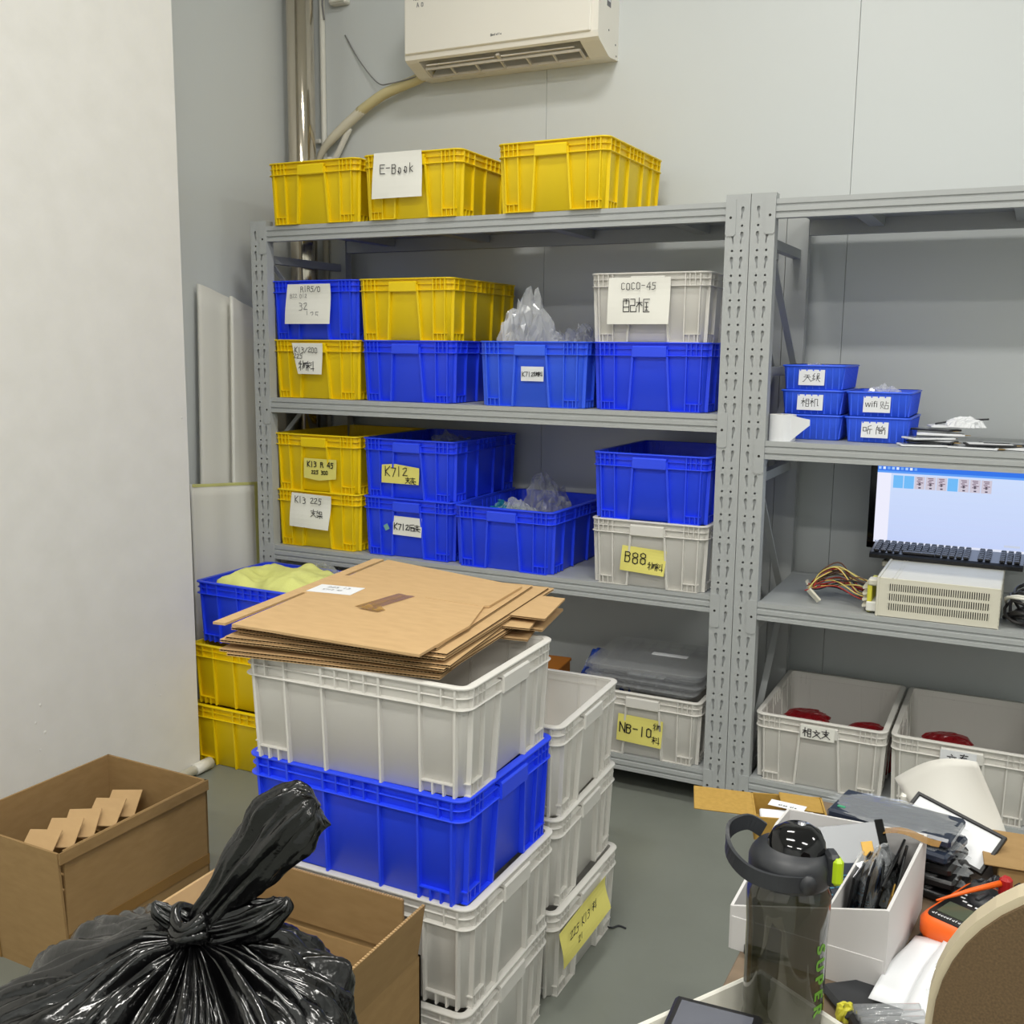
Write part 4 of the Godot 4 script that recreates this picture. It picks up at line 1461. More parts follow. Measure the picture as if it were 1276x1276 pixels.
func make_computer():
	var g3 = 0.7294
	# beige computer case
	var t = thing("computer_case", "beige metal computer case with rows of vent slots on the shelf", "computer", Vector3(2.558, g3, -0.012))
	var st = mb()
	var w = 0.335
	var h = 0.118
	var d = 0.44
	bbox(st, Vector3(0, h / 2 + 0.004, -d / 2 - 0.003), Vector3(w - 0.004, h - 0.006, d - 0.006), 0.002)
	part("chassis", fin(st), M.slot, t)
	# slotted front sheet: bars between the slots are real, the dark chassis shows through
	st = mb()
	var x0 = -w / 2 + 0.028
	var x1 = w / 2 - 0.028
	var rows = [[0.022, 0.044], [0.052, 0.074], [0.082, 0.104]]
	var n = 44
	var ya = 0.002
	for r in rows:
		box(st, Vector3(0, (ya + r[0]) / 2, -0.001), Vector3(x1 - x0, r[0] - ya, 0.002))
		for i in n + 1:
			var xx = lerp(x0, x1, float(i) / n)
			box(st, Vector3(xx, (r[0] + r[1]) / 2, -0.001), Vector3(0.0034, r[1] - r[0], 0.002))
		ya = r[1]
	box(st, Vector3(0, (ya + h) / 2, -0.001), Vector3(x1 - x0, h - ya, 0.002))
	box(st, Vector3((-w / 2 + x0) / 2, h / 2 + 0.001, -0.001), Vector3(x0 + w / 2, h - 0.002, 0.002))
	box(st, Vector3((w / 2 + x1) / 2, h / 2 + 0.001, -0.001), Vector3(w / 2 - x1, h - 0.002, 0.002))
	part("vent_panel", fin(st), M.beige, t)
	st = mb()
	bbox(st, Vector3(0, h + 0.001, -d / 2), Vector3(w, 0.004, d), 0.0015)
	box(st, Vector3(w / 2, h / 2, -d / 2), Vector3(0.002, h, d))
	part("cover", fin(st), M.beige, t)
	st = mb()
	bbox(st, Vector3(-w / 2 - 0.004, h / 2 + 0.003, -d / 2), Vector3(0.008, h + 0.006, d + 0.006), 0.002)
	part("front_bezel", fin(st), M.beige, t)
	st = mb()
	for q in [-0.13, -0.12]:
		bar(st, Vector3(q, h + 0.0035, -0.0), Vector3(q, h + 0.0035, -d), 0.003, 0.002)
	part("cover_seam", fin(st), M.beige, t)
	for z in [-0.04, -0.36]:
		st = mb()
		bbox(st, Vector3(-w / 2 - 0.022, h - 0.02, z), Vector3(0.03, 0.02, 0.045), 0.004)
		part("rack_ear", fin(st), M.beige, t)
	st = mb()
	bbox(st, Vector3(-w / 2 - 0.022, 0.022, -0.06), Vector3(0.034, 0.03, 0.08), 0.003)
	part("connector_block", fin(st), M.paper, t)
	# yellow terminal board on the left end
	t = thing("terminal_board", "green yellow terminal board with pins at the end of the computer case", "circuit board", Vector3(2.36, g3, -0.1))
	st = mb()
	bbox(st, Vector3(0, 0.05, 0), Vector3(0.014, 0.09, 0.13), 0.002)
	part("board", fin(st), M.board_yellow, t)
	st = mb()
	for i in 8:
		for k in 4:
			bar(st, Vector3(-0.006, 0.022 + k * 0.019, -0.055 + i * 0.015), Vector3(-0.022, 0.018 + k * 0.019, -0.055 + i * 0.015), 0.005, 0.008)
	part("terminals", fin(st), M.beige, t)
	# wire harness
	var rng = RandomNumberGenerator.new()
	rng.seed = 8
	t = thing("wire_harness", "bundle of red, yellow and black wires looping beside the terminal board", "wires", Vector3(2.25, g3, -0.14))
	var cols = ["wire_red", "wire_yellow", "wire_black", "wire_brown", "wire_red", "wire_yellow", "wire_black", "wire_brown"]
	for i in 22:
		st = mb(true)
		var y0 = rng.randf_range(0.015, 0.09)
		var z0 = rng.randf_range(-0.07, 0.05)
		var top = rng.randf_range(0.05, 0.12)
		var ex = rng.randf_range(-0.10, -0.06)
		var ez = rng.randf_range(-0.06, 0.06)
		var pts = curve([Vector3(0.092, y0, z0), Vector3(0.06, y0 + 0.01, z0 + 0.005), Vector3(0.0, top, z0 * 0.8), Vector3(-0.055, top * 0.8, ez * 0.6), Vector3(ex, 0.035 + 0.02 * rng.randf(), ez)], 5)
		tube(st, pts, 0.0022, 6)
		part("wire", fin(st), M[cols[i % 8]], t)
	for i in 4:
		st = mb()
		bbox(st, Vector3.ZERO, Vector3(0.008, 0.05, 0.022), 0.002, Transform3D(Basis(Vector3.BACK, 0.5 + 0.1 * i) * Basis(Vector3.UP, 0.3 * i), Vector3(-0.1 + 0.012 * i, 0.026, -0.06 + 0.04 * i)))
		part("plug", fin(st), M.beige, t)
	# monitor
	t = thing("monitor", "black framed flat monitor showing a light blue desktop with icons", "monitor", Vector3(2.55, g3 + 0.125, -0.475))
	var mw = 0.53
	var mh = 0.305
	st = mb()
	bbox(st, Vector3(0, mh / 2 + 0.004, -0.02), Vector3(mw, mh, 0.035), 0.006)
	var cas = part("casing", fin(st), M.black, t)
	st = mb()
	for q in [[Vector3(-mw / 2 + 0.011, mh / 2 + 0.004, 0.001), Vector3(0.022, mh, 0.01)], [Vector3(mw / 2 - 0.011, mh / 2 + 0.004, 0.001), Vector3(0.022, mh, 0.01)], [Vector3(0, 0.014, 0.001), Vector3(mw, 0.022, 0.01)], [Vector3(0, mh - 0.004, 0.001), Vector3(mw, 0.018, 0.01)]]:
		bbox(st, q[0], q[1], 0.002)
	part("bezel", fin(st), M.black_gloss, t)
	st = mb()
	quad_uv(st, Vector3(-mw / 2 + 0.021, 0.024, 0.0035), Vector3(mw / 2 - 0.021, 0.024, 0.0035), Vector3(mw / 2 - 0.021, mh - 0.012, 0.0035), Vector3(-mw / 2 + 0.021, mh - 0.012, 0.0035))
	var sm = StandardMaterial3D.new()
	sm.albedo_color = Color(0.02, 0.02, 0.02)
	sm.roughness = 0.3
	sm.emission_enabled = true
	sm.emission = Color.WHITE
	sm.emission_texture = screen_texture()
	sm.emission_operator = BaseMaterial3D.EMISSION_OP_MULTIPLY
	sm.emission_energy_multiplier = SCREEN
	M.screen = sm
	part("screen", fin(st), sm, t)
	st = mb()
	bbox(st, Vector3(0, -0.05, -0.03), Vector3(0.05, 0.15, 0.02), 0.003)
	part("stand_neck", fin(st), M.black, t)
	st = mb()
	bbox(st, Vector3(0, -0.121, -0.035), Vector3(0.2, 0.008, 0.07), 0.002)
	part("stand_plate", fin(st), M.black, t)
	var l = AreaLight3D.new()
	l.name = "screen_light"
	l.area_size = Vector2(mw - 0.05, mh - 0.04)
	l.light_energy = 0.06
	l.light_color = Color(0.8, 0.87, 1.0)
	l.shadow_enabled = true
	l.area_range = 12.0
	l.area_attenuation = 2.0
	t.add_child(l)
	l.position = Vector3(0, mh / 2, 0.012)
	l.rotation = Vector3(0, PI, 0)
	# keyboard
	t = thing("keyboard", "black keyboard lying on the computer case in front of the monitor", "keyboard", Vector3(2.548, g3 + 0.1215, -0.385), -0.02)
	st = mb()
	var kw = 0.462
	prism(st, [Vector2(0.0, 0.07), Vector2(0.012, 0.07), Vector2(0.018, 0.06), Vector2(0.034, -0.058), Vector2(0.03, -0.065), Vector2(0.0, -0.065)], Vector3.ZERO, Vector3.UP, Vector3.BACK, -kw / 2, kw / 2)
	part("case", fin(st), M.black, t)
	var tilt = Basis(Vector3.RIGHT, 0.135)
	var km = mb()
	bbox(km, Vector3(0, 0.004, 0), Vector3(0.0165, 0.008, 0.0165), 0.0025)
	var key_mesh = fin(km)
	for r in 6:
		for i in 21:
			if (i == 14 or i == 17) or (r == 5 and i > 3 and i < 9):
				continue
			part("key", key_mesh, M.key, t, Vector3(-0.212 + i * 0.0212, 0.0335 - 0.0155 * 0.135 * r * 1.25, -0.05 + r * 0.0196), Vector3(0.135, 0, 0))
	st = mb()
	bbox(st, Vector3(-0.08, 0.004, 0), Vector3(0.1, 0.008, 0.0165), 0.0025)
	part("space_bar", fin(st), M.key, t, Vector3(0, 0.02, 0.048), Vector3(0.135, 0, 0))
	# cables right of the case
	t = thing("cable_heap", "heap of black cables with one white cable beside the computer case", "cables", Vector3(2.79, g3, -0.12))
	for i in 9:
		st = mb(true)
		var pts = []
		for k in 20:
			var a = k * 0.42 + i * 1.3
			var q = Basis(Vector3(1, 0.4 * (i % 3) - 0.3, 0.6 - 0.3 * (i % 4)).normalized(), 0.35 * (i % 5 - 2)) * Vector3(0.04 * cos(a), 0.004 * sin(a * 1.7), 0.075 * sin(a))
			pts.append(Vector3(q.x + 0.012 * (i % 3 - 1), max(0.006, 0.05 + 0.010 * (i - 4) + q.y), q.z))
		tube(st, pts, 0.0048, 7)
		part("cable", fin(st), M.wire_black if i != 6 else M.pvc, t)

const SCREEN = 1.0

# ------------------------------------------------------------------ desk and what lies on it
const DY = 0.72

func slab_thing(called, label, cat, at, size, rot, m, bevel = 0.004, group = ""):
	var t = thing(called, label, cat, at, 0.0, group)
	t.rotation = rot
	var st = mb()
	bbox(st, Vector3(0, size.y / 2, 0), size, bevel)
	part("body", fin(st), M[m], t)
	return t

func make_desk():
	var t = thing("desk", "brown topped work desk covered with electronics and papers", "desk", Vector3(3.2, 0, 1.902))
	var st = mb()
	bbox(st, Vector3(0, DY - 0.0125, 0), Vector3(1.46, 0.025, 0.984), 0.002)
	part("desk_top", fin(st), M.desk, t)
	for sx in [-1, 1]:
		for sz in [-1, 1]:
			st = mb()
			bbox(st, Vector3(0.68 * sx, (DY - 0.025) / 2, 0.4 * sz), Vector3(0.04, DY - 0.025, 0.04), 0.002)
			part("leg", fin(st), M.charcoal, t)
	for sz in [-1, 1]:
		st = mb()
		bbox(st, Vector3(0, DY - 0.05, 0.4 * sz), Vector3(1.32, 0.04, 0.025), 0.002)
		part("rail", fin(st), M.charcoal, t)

	# white file box with a slanting rim
	t = thing("file_box", "white cardboard file box with a slanting rim holding loose screens", "box", Vector3(2.458, DY, 1.955), -0.09)
	var W = 0.197
	var D = 0.25
	var hs = {"fl": 0.062, "fr": 0.116, "br": 0.116, "bl": 0.105}
	st = mb()
	prism(st, [Vector2(0, 0), Vector2(W, 0), Vector2(W, hs.fr), Vector2(0, hs.fl)], Vector3(0, 0, -0.004), Vector3.RIGHT, Vector3.UP, 0.0, 0.004)
	part("front_panel", fin(st), M.white_card, t)
	st = mb()
	prism(st, [Vector2(0, 0), Vector2(W, 0), Vector2(W, hs.br), Vector2(0, hs.bl)], Vector3(0, 0, -D), Vector3.RIGHT, Vector3.UP, 0.0, 0.004)
	part("back_panel", fin(st), M.white_card, t)
	st = mb()
	prism(st, [Vector2(0, 0), Vector2(0, hs.fl), Vector2(D - 0.06, hs.bl), Vector2(D, hs.bl), Vector2(D, 0)], Vector3(0, 0, 0), Vector3.FORWARD, Vector3.UP, -0.004, 0.0)
	part("side_panel", fin(st), M.white_card, t)
	st = mb()
	prism(st, [Vector2(0, 0), Vector2(0, hs.fr), Vector2(D, hs.br), Vector2(D, 0)], Vector3(W, 0, 0), Vector3.FORWARD, Vector3.UP, 0.0, 0.004)
	part("side_panel", fin(st), M.white_card, t)
	st = mb()
	box(st, Vector3(W / 2, 0.002, -D / 2), Vector3(W, 0.004, D))
	part("bottom", fin(st), M.white_card, t)
	st = mb()
	bbox(st, Vector3(W / 2, 0.024, 0.0006), Vector3(W + 0.002, 0.048, 0.0016), 0.0005)
	part("glued_fold", fin(st), M.white_card, t)
	st = mb()
	box(st, Vector3(0.125, 0.05, -D / 2), Vector3(0.003, 0.09, D - 0.01))
	part("divider", fin(st), M.white_card, t)
	st = mb()
	patch(st, 8, 2, func(u, v): return Vector3(W - 0.05 + 0.075 * u, hs.br + 0.004 + 0.005 * sin(u * 5), -D + 0.02 + 0.022 * v - 0.01 * u))
	part("tape", fin(st), M.packing_tape, t)

	# screens standing in it
	t = thing("bare_screen", "silver backed screen with a black edge leaning in the white file box", "screen", Vector3(2.590, 0.745, 1.83))
	var ex = Vector3(0.112, 0.024, -0.033).normalized()
	var ey = Vector3(-0.01, 0.093, -0.072)
	ey = (ey - ex * ey.dot(ex)).normalized()
	t.basis = Basis(ex, ey, ex.cross(ey))
	st = mb()
	bbox(st, Vector3(0, 0.06, 0), Vector3(0.128, 0.12, 0.004), 0.001)
	part("metal_back", fin(st), M.screen_back, t)
	st = mb()
	bbox(st, Vector3(0.068, 0.06, 0.0), Vector3(0.012, 0.125, 0.006), 0.001)
	part("black_edge", fin(st), M.black_gloss, t)
	st = mb()
	bbox(st, Vector3(0.045, 0.05, 0.003), Vector3(0.016, 0.085, 0.002), 0.0005)
	part("ribbon", fin(st), M.gold, t)
	st = mb()
	bbox(st, Vector3(-0.045, 0.08, 0.003), Vector3(0.035, 0.03, 0.0012), 0.0003)
	part("sticker", fin(st), M.paper, t)
	t = thing("bare_screen", "bluish screen with a patterned film below the silver backed one", "screen", Vector3(2.588, 0.742, 1.845))
	ex = Vector3(0.053, 0.008, -0.012).normalized()
	ey = Vector3(-0.004, 0.052, -0.04)
	ey = (ey - ex * ey.dot(ex)).normalized()
	t.basis = Basis(ex, ey, ex.cross(ey))
	st = mb()
	bbox(st, Vector3(0, 0.035, 0), Vector3(0.075, 0.08, 0.004), 0.001)
	part("panel", fin(st), M.navy, t)
	st = mb()
	bbox(st, Vector3(0.0, 0.0, 0.003), Vector3(0.06, 0.012, 0.002), 0.0005)
	part("ribbon", fin(st), M.gold, t)
	var rng = RandomNumberGenerator.new()
	rng.seed = 3
	st = mb()
	for i in 46:
		box(st, Vector3(rng.randf_range(-0.034, 0.034), rng.randf_range(0.0, 0.07), 0.0025), Vector3(rng.randf_range(0.003, 0.012), rng.randf_range(0.001, 0.003), 0.0008), Transform3D(Basis(Vector3.BACK, rng.randf_range(-0.1, 0.1)), Vector3.ZERO))
	part("pattern", fin(st), M.teal, t)
	for i in 5:
		var o = slab_thing("phone_screen", "glossy black phone screen standing on edge in the white file box", "screen", Vector3(2.607 + 0.0105 * i, DY + 0.057, 1.825 - 0.012 * (i % 2)), Vector3(0.09 + 0.012 * (i % 2), 0.004, 0.15), Vector3(-0.12 + 0.05 * i, 0.08 * (i % 3 - 1), PI / 2 - 0.1 - 0.03 * i), "black_gloss", 0.001, "black phone screens standing in the file box")
		st = mb()
		bbox(st, Vector3(0.03, 0.0055, -0.03 + 0.02 * i), Vector3(0.03, 0.002, 0.03), 0.0005)
		part("ribbon", fin(st), [M.charcoal, M.gold, M.navy][i % 3], o)
	crumpled("plastic_bag", "dark crumpled film over the screens in the file box", "plastic bag", "grey_film", Vector3(2.62, DY + 0.06, 1.79), 0.03, 0.08, 0.06, 61, 1.0, 16)
	for i in 2:
		slab_thing("black_phone", ["black phone lying at the low end of the white file box", "second black phone lying flat under the silver backed screen"][i], "phone", Vector3(2.50 + 0.045 * i, DY + 0.005 + 0.012 * i, 1.90 - 0.04 * i), Vector3(0.07, 0.01, 0.14), Vector3(0.0, 0.2 - 0.15 * i, 0.0), "black", 0.003)

	# golden carton with an open flap
	t = thing("gold_carton", "small open golden brown carton with a white slip at the desk corner", "carton", Vector3(2.45, DY, 1.555), 0.3)
	var cs = [Vector2(-0.06, 0.05), Vector2(0.06, 0.05), Vector2(0.06, -0.05), Vector2(-0.06, -0.05)]
	for i in 4:
		st = mb()
		wall_slab(st, cs[i], cs[(i + 1) % 4], 0.0, 0.04, 0.003)
		part("side_panel", fin(st), M.kraft_gold, t)
	st = mb()
	box(st, Vector3(0, 0.002, 0), Vector3(0.108, 0.003, 0.088))
	part("bottom", fin(st), M.kraft_gold, t)
	st = mb()
	bbox(st, Vector3(-0.05, 0, 0), Vector3(0.1, 0.003, 0.092), 0.001, Transform3D(Basis(Vector3.BACK, -0.05), Vector3(-0.06, 0.04, 0)))
	part("open_flap", fin(st), M.kraft_gold, t)
	st = mb()
	bbox(st, Vector3(0.022, 0.0, -0.01), Vector3(0.07, 0.003, 0.06), 0.001, Transform3D(Basis(Vector3.BACK, -0.08), Vector3(0, 0.042, -0.01)))
	part("inner_flap", fin(st), M.kraft_gold, t)
	st = mb()
	bbox(st, Vector3(0.0, 0.047, 0.012), Vector3(0.06, 0.001, 0.024), 0.0003, Transform3D(Basis(Vector3.UP, -0.35), Vector3.ZERO))
	var sl = part("paper_slip", fin(st), M.paper_cool, t)
	part("writing", writing("x|xx x|x", 0.006, 0.9, 0.0012), M.ink, sl, Vector3(-0.02, 0.0478, 0.014), Vector3(-PI / 2, -0.35, 0))
	st = mb()
	bbox(st, Vector3(-0.005, 0.03, 0.028), Vector3(0.09, 0.02, 0.03), 0.002)
	part("white_insert", fin(st), M.paper_cool, t)

	# stack of bagged tablets
	for i in 5:
		var lab = ["bagged dark tablet, lowest of the tilted stack behind the file box", "second bagged dark tablet up in the tilted stack", "third bagged dark tablet up in the tilted stack", "fourth bagged dark tablet, under the topmost one", "topmost bagged dark tablet of the stack behind the file box"][i]
		t = thing("bagged_tablet", lab, "tablet", Vector3(2.640 - 0.003 * i, DY + 0.021 * i, 1.635 + 0.004 * (i % 2)), -0.22 + 0.05 * ((i * 2) % 3 - 1))
		st = mb()
		bbox(st, Vector3(0, 0.009, 0), Vector3(0.185, 0.015, 0.094), 0.004)
		part("tablet", fin(st), M.navy if i > 2 else M.black, t)
		part("bag", crumple(Vector3(0, 0.0155, 0), 0.1, 0.055, 0.004, 70 + i, 14, 0.6), M.grey_film, t)
		st = mb()
		box(st, Vector3(-0.075, 0.0175, 0.03), Vector3(0.012, 0.001, 0.006))
		part("sticker", fin(st), M.green, t)
	slab_thing("dark_tablet", "small dark tablet lying beside the golden carton", "tablet", Vector3(2.555, DY + 0.03, 1.59), Vector3(0.06, 0.009, 0.1), Vector3(0.05, 0.3, 0.0), "navy", 0.003)
	slab_thing("spacer_box", "black flat box under the small dark tablet", "box", Vector3(2.55, DY, 1.585), Vector3(0.05, 0.029, 0.08), Vector3(0, 0.3, 0), "black", 0.003)

	# white envelope and framed panel leaning at the back
	t = thing("foam_envelope", "white foam envelope curling up behind the bagged tablets", "envelope", Vector3.ZERO)
	var A = Vector3(2.605, 0.80, 1.443)
	var B = Vector3(2.733, 0.865, 1.462)
	var C = Vector3(2.785, 0.755, 1.49)
	var E = Vector3(2.72, 0.735, 1.60)
	st = mb(true)
	patch(st, 14, 10, func(u, v):
		var p = A.lerp(B, u).lerp(E.lerp(C, u), v)
		return p + Vector3(0, 0.02 * sin(u * PI) * (1 - v), 0.012 * sin(v * PI + u * 2)), 0.0015)
	part("sheet", fin(st), M.envelope, t)
	st = mb()
	bbox(st, Vector3(2.68, DY + 0.035, 1.46), Vector3(0.12, 0.07, 0.05), 0.003)
	part("stiff_insert", fin(st), M.paper, t)
	t = thing("framed_panel", "white display panel with a black frame leaning on the envelope", "display panel", Vector3(2.702, 0.772, 1.558))
	t.basis = Basis(Vector3.UP, -0.42) * Basis(Vector3.BACK, -0.16) * Basis(Vector3.RIGHT, 0.62)
	st = mb()
	bbox(st, Vector3(0, 0.0, 0), Vector3(0.145, 0.005, 0.07), 0.001)
	part("panel", fin(st), M.paper_cool, t)
	st = mb()
	for q in [[Vector3(0, 0.002, -0.035), Vector3(0.152, 0.007, 0.006)], [Vector3(0, 0.002, 0.035), Vector3(0.152, 0.007, 0.006)], [Vector3(-0.073, 0.002, 0), Vector3(0.006, 0.007, 0.07)], [Vector3(0.073, 0.002, 0), Vector3(0.006, 0.007, 0.07)]]:
		bbox(st, q[0], q[1], 0.001)
	part("frame", fin(st), M.black, t)
	crumpled("dark_pouch", "dark antistatic pouch slumped between the bagged tablets and the multimeter", "pouch", "charcoal", Vector3(2.768, DY, 1.672), 0.034, 0.04, 0.055, 80, 1.0, 16)
	t = thing("brown_card", "small brown cardboard flap box at the back of the desk beside the pouch", "carton", Vector3(2.815, DY, 1.555), 0.1)
	st = mb()
	bbox(st, Vector3(0, 0.02, 0), Vector3(0.09, 0.04, 0.12), 0.002)
	part("body", fin(st), M.kraft_brown, t)
	st = mb()
	bbox(st, Vector3(-0.01, 0.043, 0.0), Vector3(0.11, 0.003, 0.13), 0.001)
	part("flap", fin(st), M.kraft_brown, t)

	# multimeter
	t = thing("multimeter", "orange and black multimeter with a test lead lying on the desk", "multimeter", Vector3(2.752, DY + 0.012, 1.775), -0.42)
	st = mb(true)
	loft(st, [ring(0.042, 0.075, 0.02, 0.0, 5), ring(0.046, 0.079, 0.022, 0.008, 5), ring(0.046, 0.079, 0.022, 0.026, 5), ring(0.041, 0.074, 0.02, 0.033, 5)], true, true)
	part("holster", fin(st), M.orange, t)
	st = mb(true)
	loft(st, [ring(0.037, 0.068, 0.01, 0.032, 4), ring(0.036, 0.067, 0.01, 0.036, 4)], false, true)
	part("face", fin(st), M.black, t)
	st = mb()
	bbox(st, Vector3(0, 0.0365, 0.035), Vector3(0.056, 0.002, 0.036), 0.0005)
	part("display", fin(st), M.lcd, t)
	st = mb(true)
	loft(st, [circle(0.017, 0.036, 24), circle(0.016, 0.043, 24)], false, true)
	bbox(st, Vector3(0, 0.0445, 0), Vector3(0.006, 0.006, 0.03), 0.001)
	part("dial", fin(st), M.charcoal, t, Vector3(0, 0, -0.018))
	st = mb()
	for i in 14:
		var a = TAU * i / 14.0
		box(st, Vector3(0.024 * cos(a), 0.0366, -0.018 + 0.024 * sin(a)), Vector3(0.006, 0.0006, 0.003))
	part("dial_marks", fin(st), M.paper_cool, t)
	part("writing", writing("x|xxxx|x|xx", 0.006, 0.95, 0.0014), M.paper_cool, t, Vector3(-0.03, 0.0367, 0.064), Vector3(-PI / 2, 0, 0))
	st = mb()
	bbox(st, Vector3(0.012, 0.05, -0.06), Vector3(0.016, 0.03, 0.016), 0.004)
	part("red_plug", fin(st), M.red, t)
	st = mb()
	bbox(st, Vector3(0.034, 0.05, -0.055), Vector3(0.014, 0.03, 0.014), 0.004)
	part("black_plug", fin(st), M.black, t)
	st = mb(true)
	tube(st, [Vector3(0.008, 0.056, -0.052), Vector3(-0.014, 0.05, -0.01), Vector3(-0.036, 0.043, 0.04)], [0.0045, 0.0035, 0.0015], 8)
	part("test_probe", fin(st), M.orange, t)
	slab_thing("black_wallet", "black flat case under the end of the multimeter", "case", Vector3(2.715, DY, 1.83), Vector3(0.07, 0.011, 0.05), Vector3(0, -0.4, 0), "black", 0.003)

	# papers and film
	for i in 2:
		t = thing("paper_sheet", ["white sheet of paper lying over the black phone on the desk", "white sheet of paper partly under the brown chair back"][i], "paper", Vector3.ZERO)
		var q = [[Vector3(2.645, 0.742, 2.02), Vector3(2.70, 0.735, 2.025), Vector3(2.726, 0.75, 1.838), Vector3(2.682, 0.745, 1.835)], [Vector3(2.685, 0.746, 2.05), Vector3(2.80, 0.744, 2.06), Vector3(2.82, 0.748, 1.83), Vector3(2.722, 0.752, 1.82)]][i]
		st = mb(true)
		patch(st, 8, 10, func(u, v):
			var p = q[0].lerp(q[1], u).lerp(q[3].lerp(q[2], u), v)
			return p + Vector3(0, 0.008 * sin(v * 4.5 + u), 0), 0.0006)
		part("sheet", fin(st), M.paper_cool, t)
	crumpled("bubble_wrap", "strip of clear bubble wrap lying on the papers", "bubble wrap", "clear_film", Vector3(2.735, 0.745, 1.97), 0.03, 0.09, 0.02, 91, 0.8, 16)
	slab_thing("black_phone", "black phone with rounded corners half under the white paper", "phone", Vector3(2.655, DY, 1.985), Vector3(0.07, 0.012, 0.13), Vector3(0, -0.9, 0), "charcoal", 0.005)
	t = thing("clamp_tool", "black clamp with clear tubes lying at the front of the desk", "tool", Vector3(2.675, DY, 2.055), 0.5)
	st = mb()
	bbox(st, Vector3(0, 0.012, 0), Vector3(0.09, 0.024, 0.035), 0.004)
	part("body", fin(st), M.black, t)
	for i in 3:
		st = mb(true)
		tube(st, [Vector3(-0.04, 0.03, -0.012 + 0.012 * i), Vector3(0.04, 0.03, -0.012 + 0.012 * i)], 0.006, 10)
		part("tube", fin(st), M.grey_film, t)
	crumpled("tangle", "small yellow and brown scrap on the desk beside the bottle", "scrap", "board_yellow", Vector3(2.622, DY, 2.035), 0.012, 0.016, 0.02, 95, 1.0, 12)
	crumpled("scrap_film", "torn brown tape scrap lying behind the bottle on the desk", "scrap", "kraft_brown", Vector3(2.60, DY, 1.995), 0.03, 0.012, 0.012, 96, 1.0, 12)

	# white tray with a tablet
	t = thing("white_tray", "shallow white plastic tray at the desk edge holding the bottle and a tablet", "tray", Vector3(2.525, DY, 2.078))
	var dd = Vector3(0.505, 0, -0.863)
	var nn = Vector3(0.863, 0, 0.505)
	t.basis = Basis(nn, Vector3.UP, -dd)
	st = mb()
	var TW = 0.21
	var TL = 0.3
	for q in [[Vector3(TW / 2, 0.03, 0.003), Vector3(TW, 0.06, 0.006)], [Vector3(TW / 2, 0.03, TL - 0.003), Vector3(TW, 0.06, 0.006)], [Vector3(0.003, 0.03, TL / 2), Vector3(0.006, 0.06, TL)]]:
		bbox(st, q[0], q[1], 0.0025)
	bbox(st, Vector3(TW - 0.003, 0.02, TL / 2), Vector3(0.006, 0.04, TL), 0.0025)
	part("walls", fin(st), M.pvc, t)
	st = mb()
	box(st, Vector3(TW / 2, 0.002, TL / 2), Vector3(TW, 0.004, TL))
	part("bottom", fin(st), M.pvc, t)
	t = slab_thing("tablet", "dark tablet with a grey screen lying in the white tray", "tablet", Vector3(2.507, DY + 0.061, 2.262), Vector3(0.1, 0.009, 0.15), Vector3(0.0, 0.06, 0.0), "black", 0.004)
	st = mb()
	bbox(st, Vector3(0, 0.0092, 0), Vector3(0.082, 0.001, 0.13), 0.0003)
	part("screen", fin(st), M.screen_dim, t)

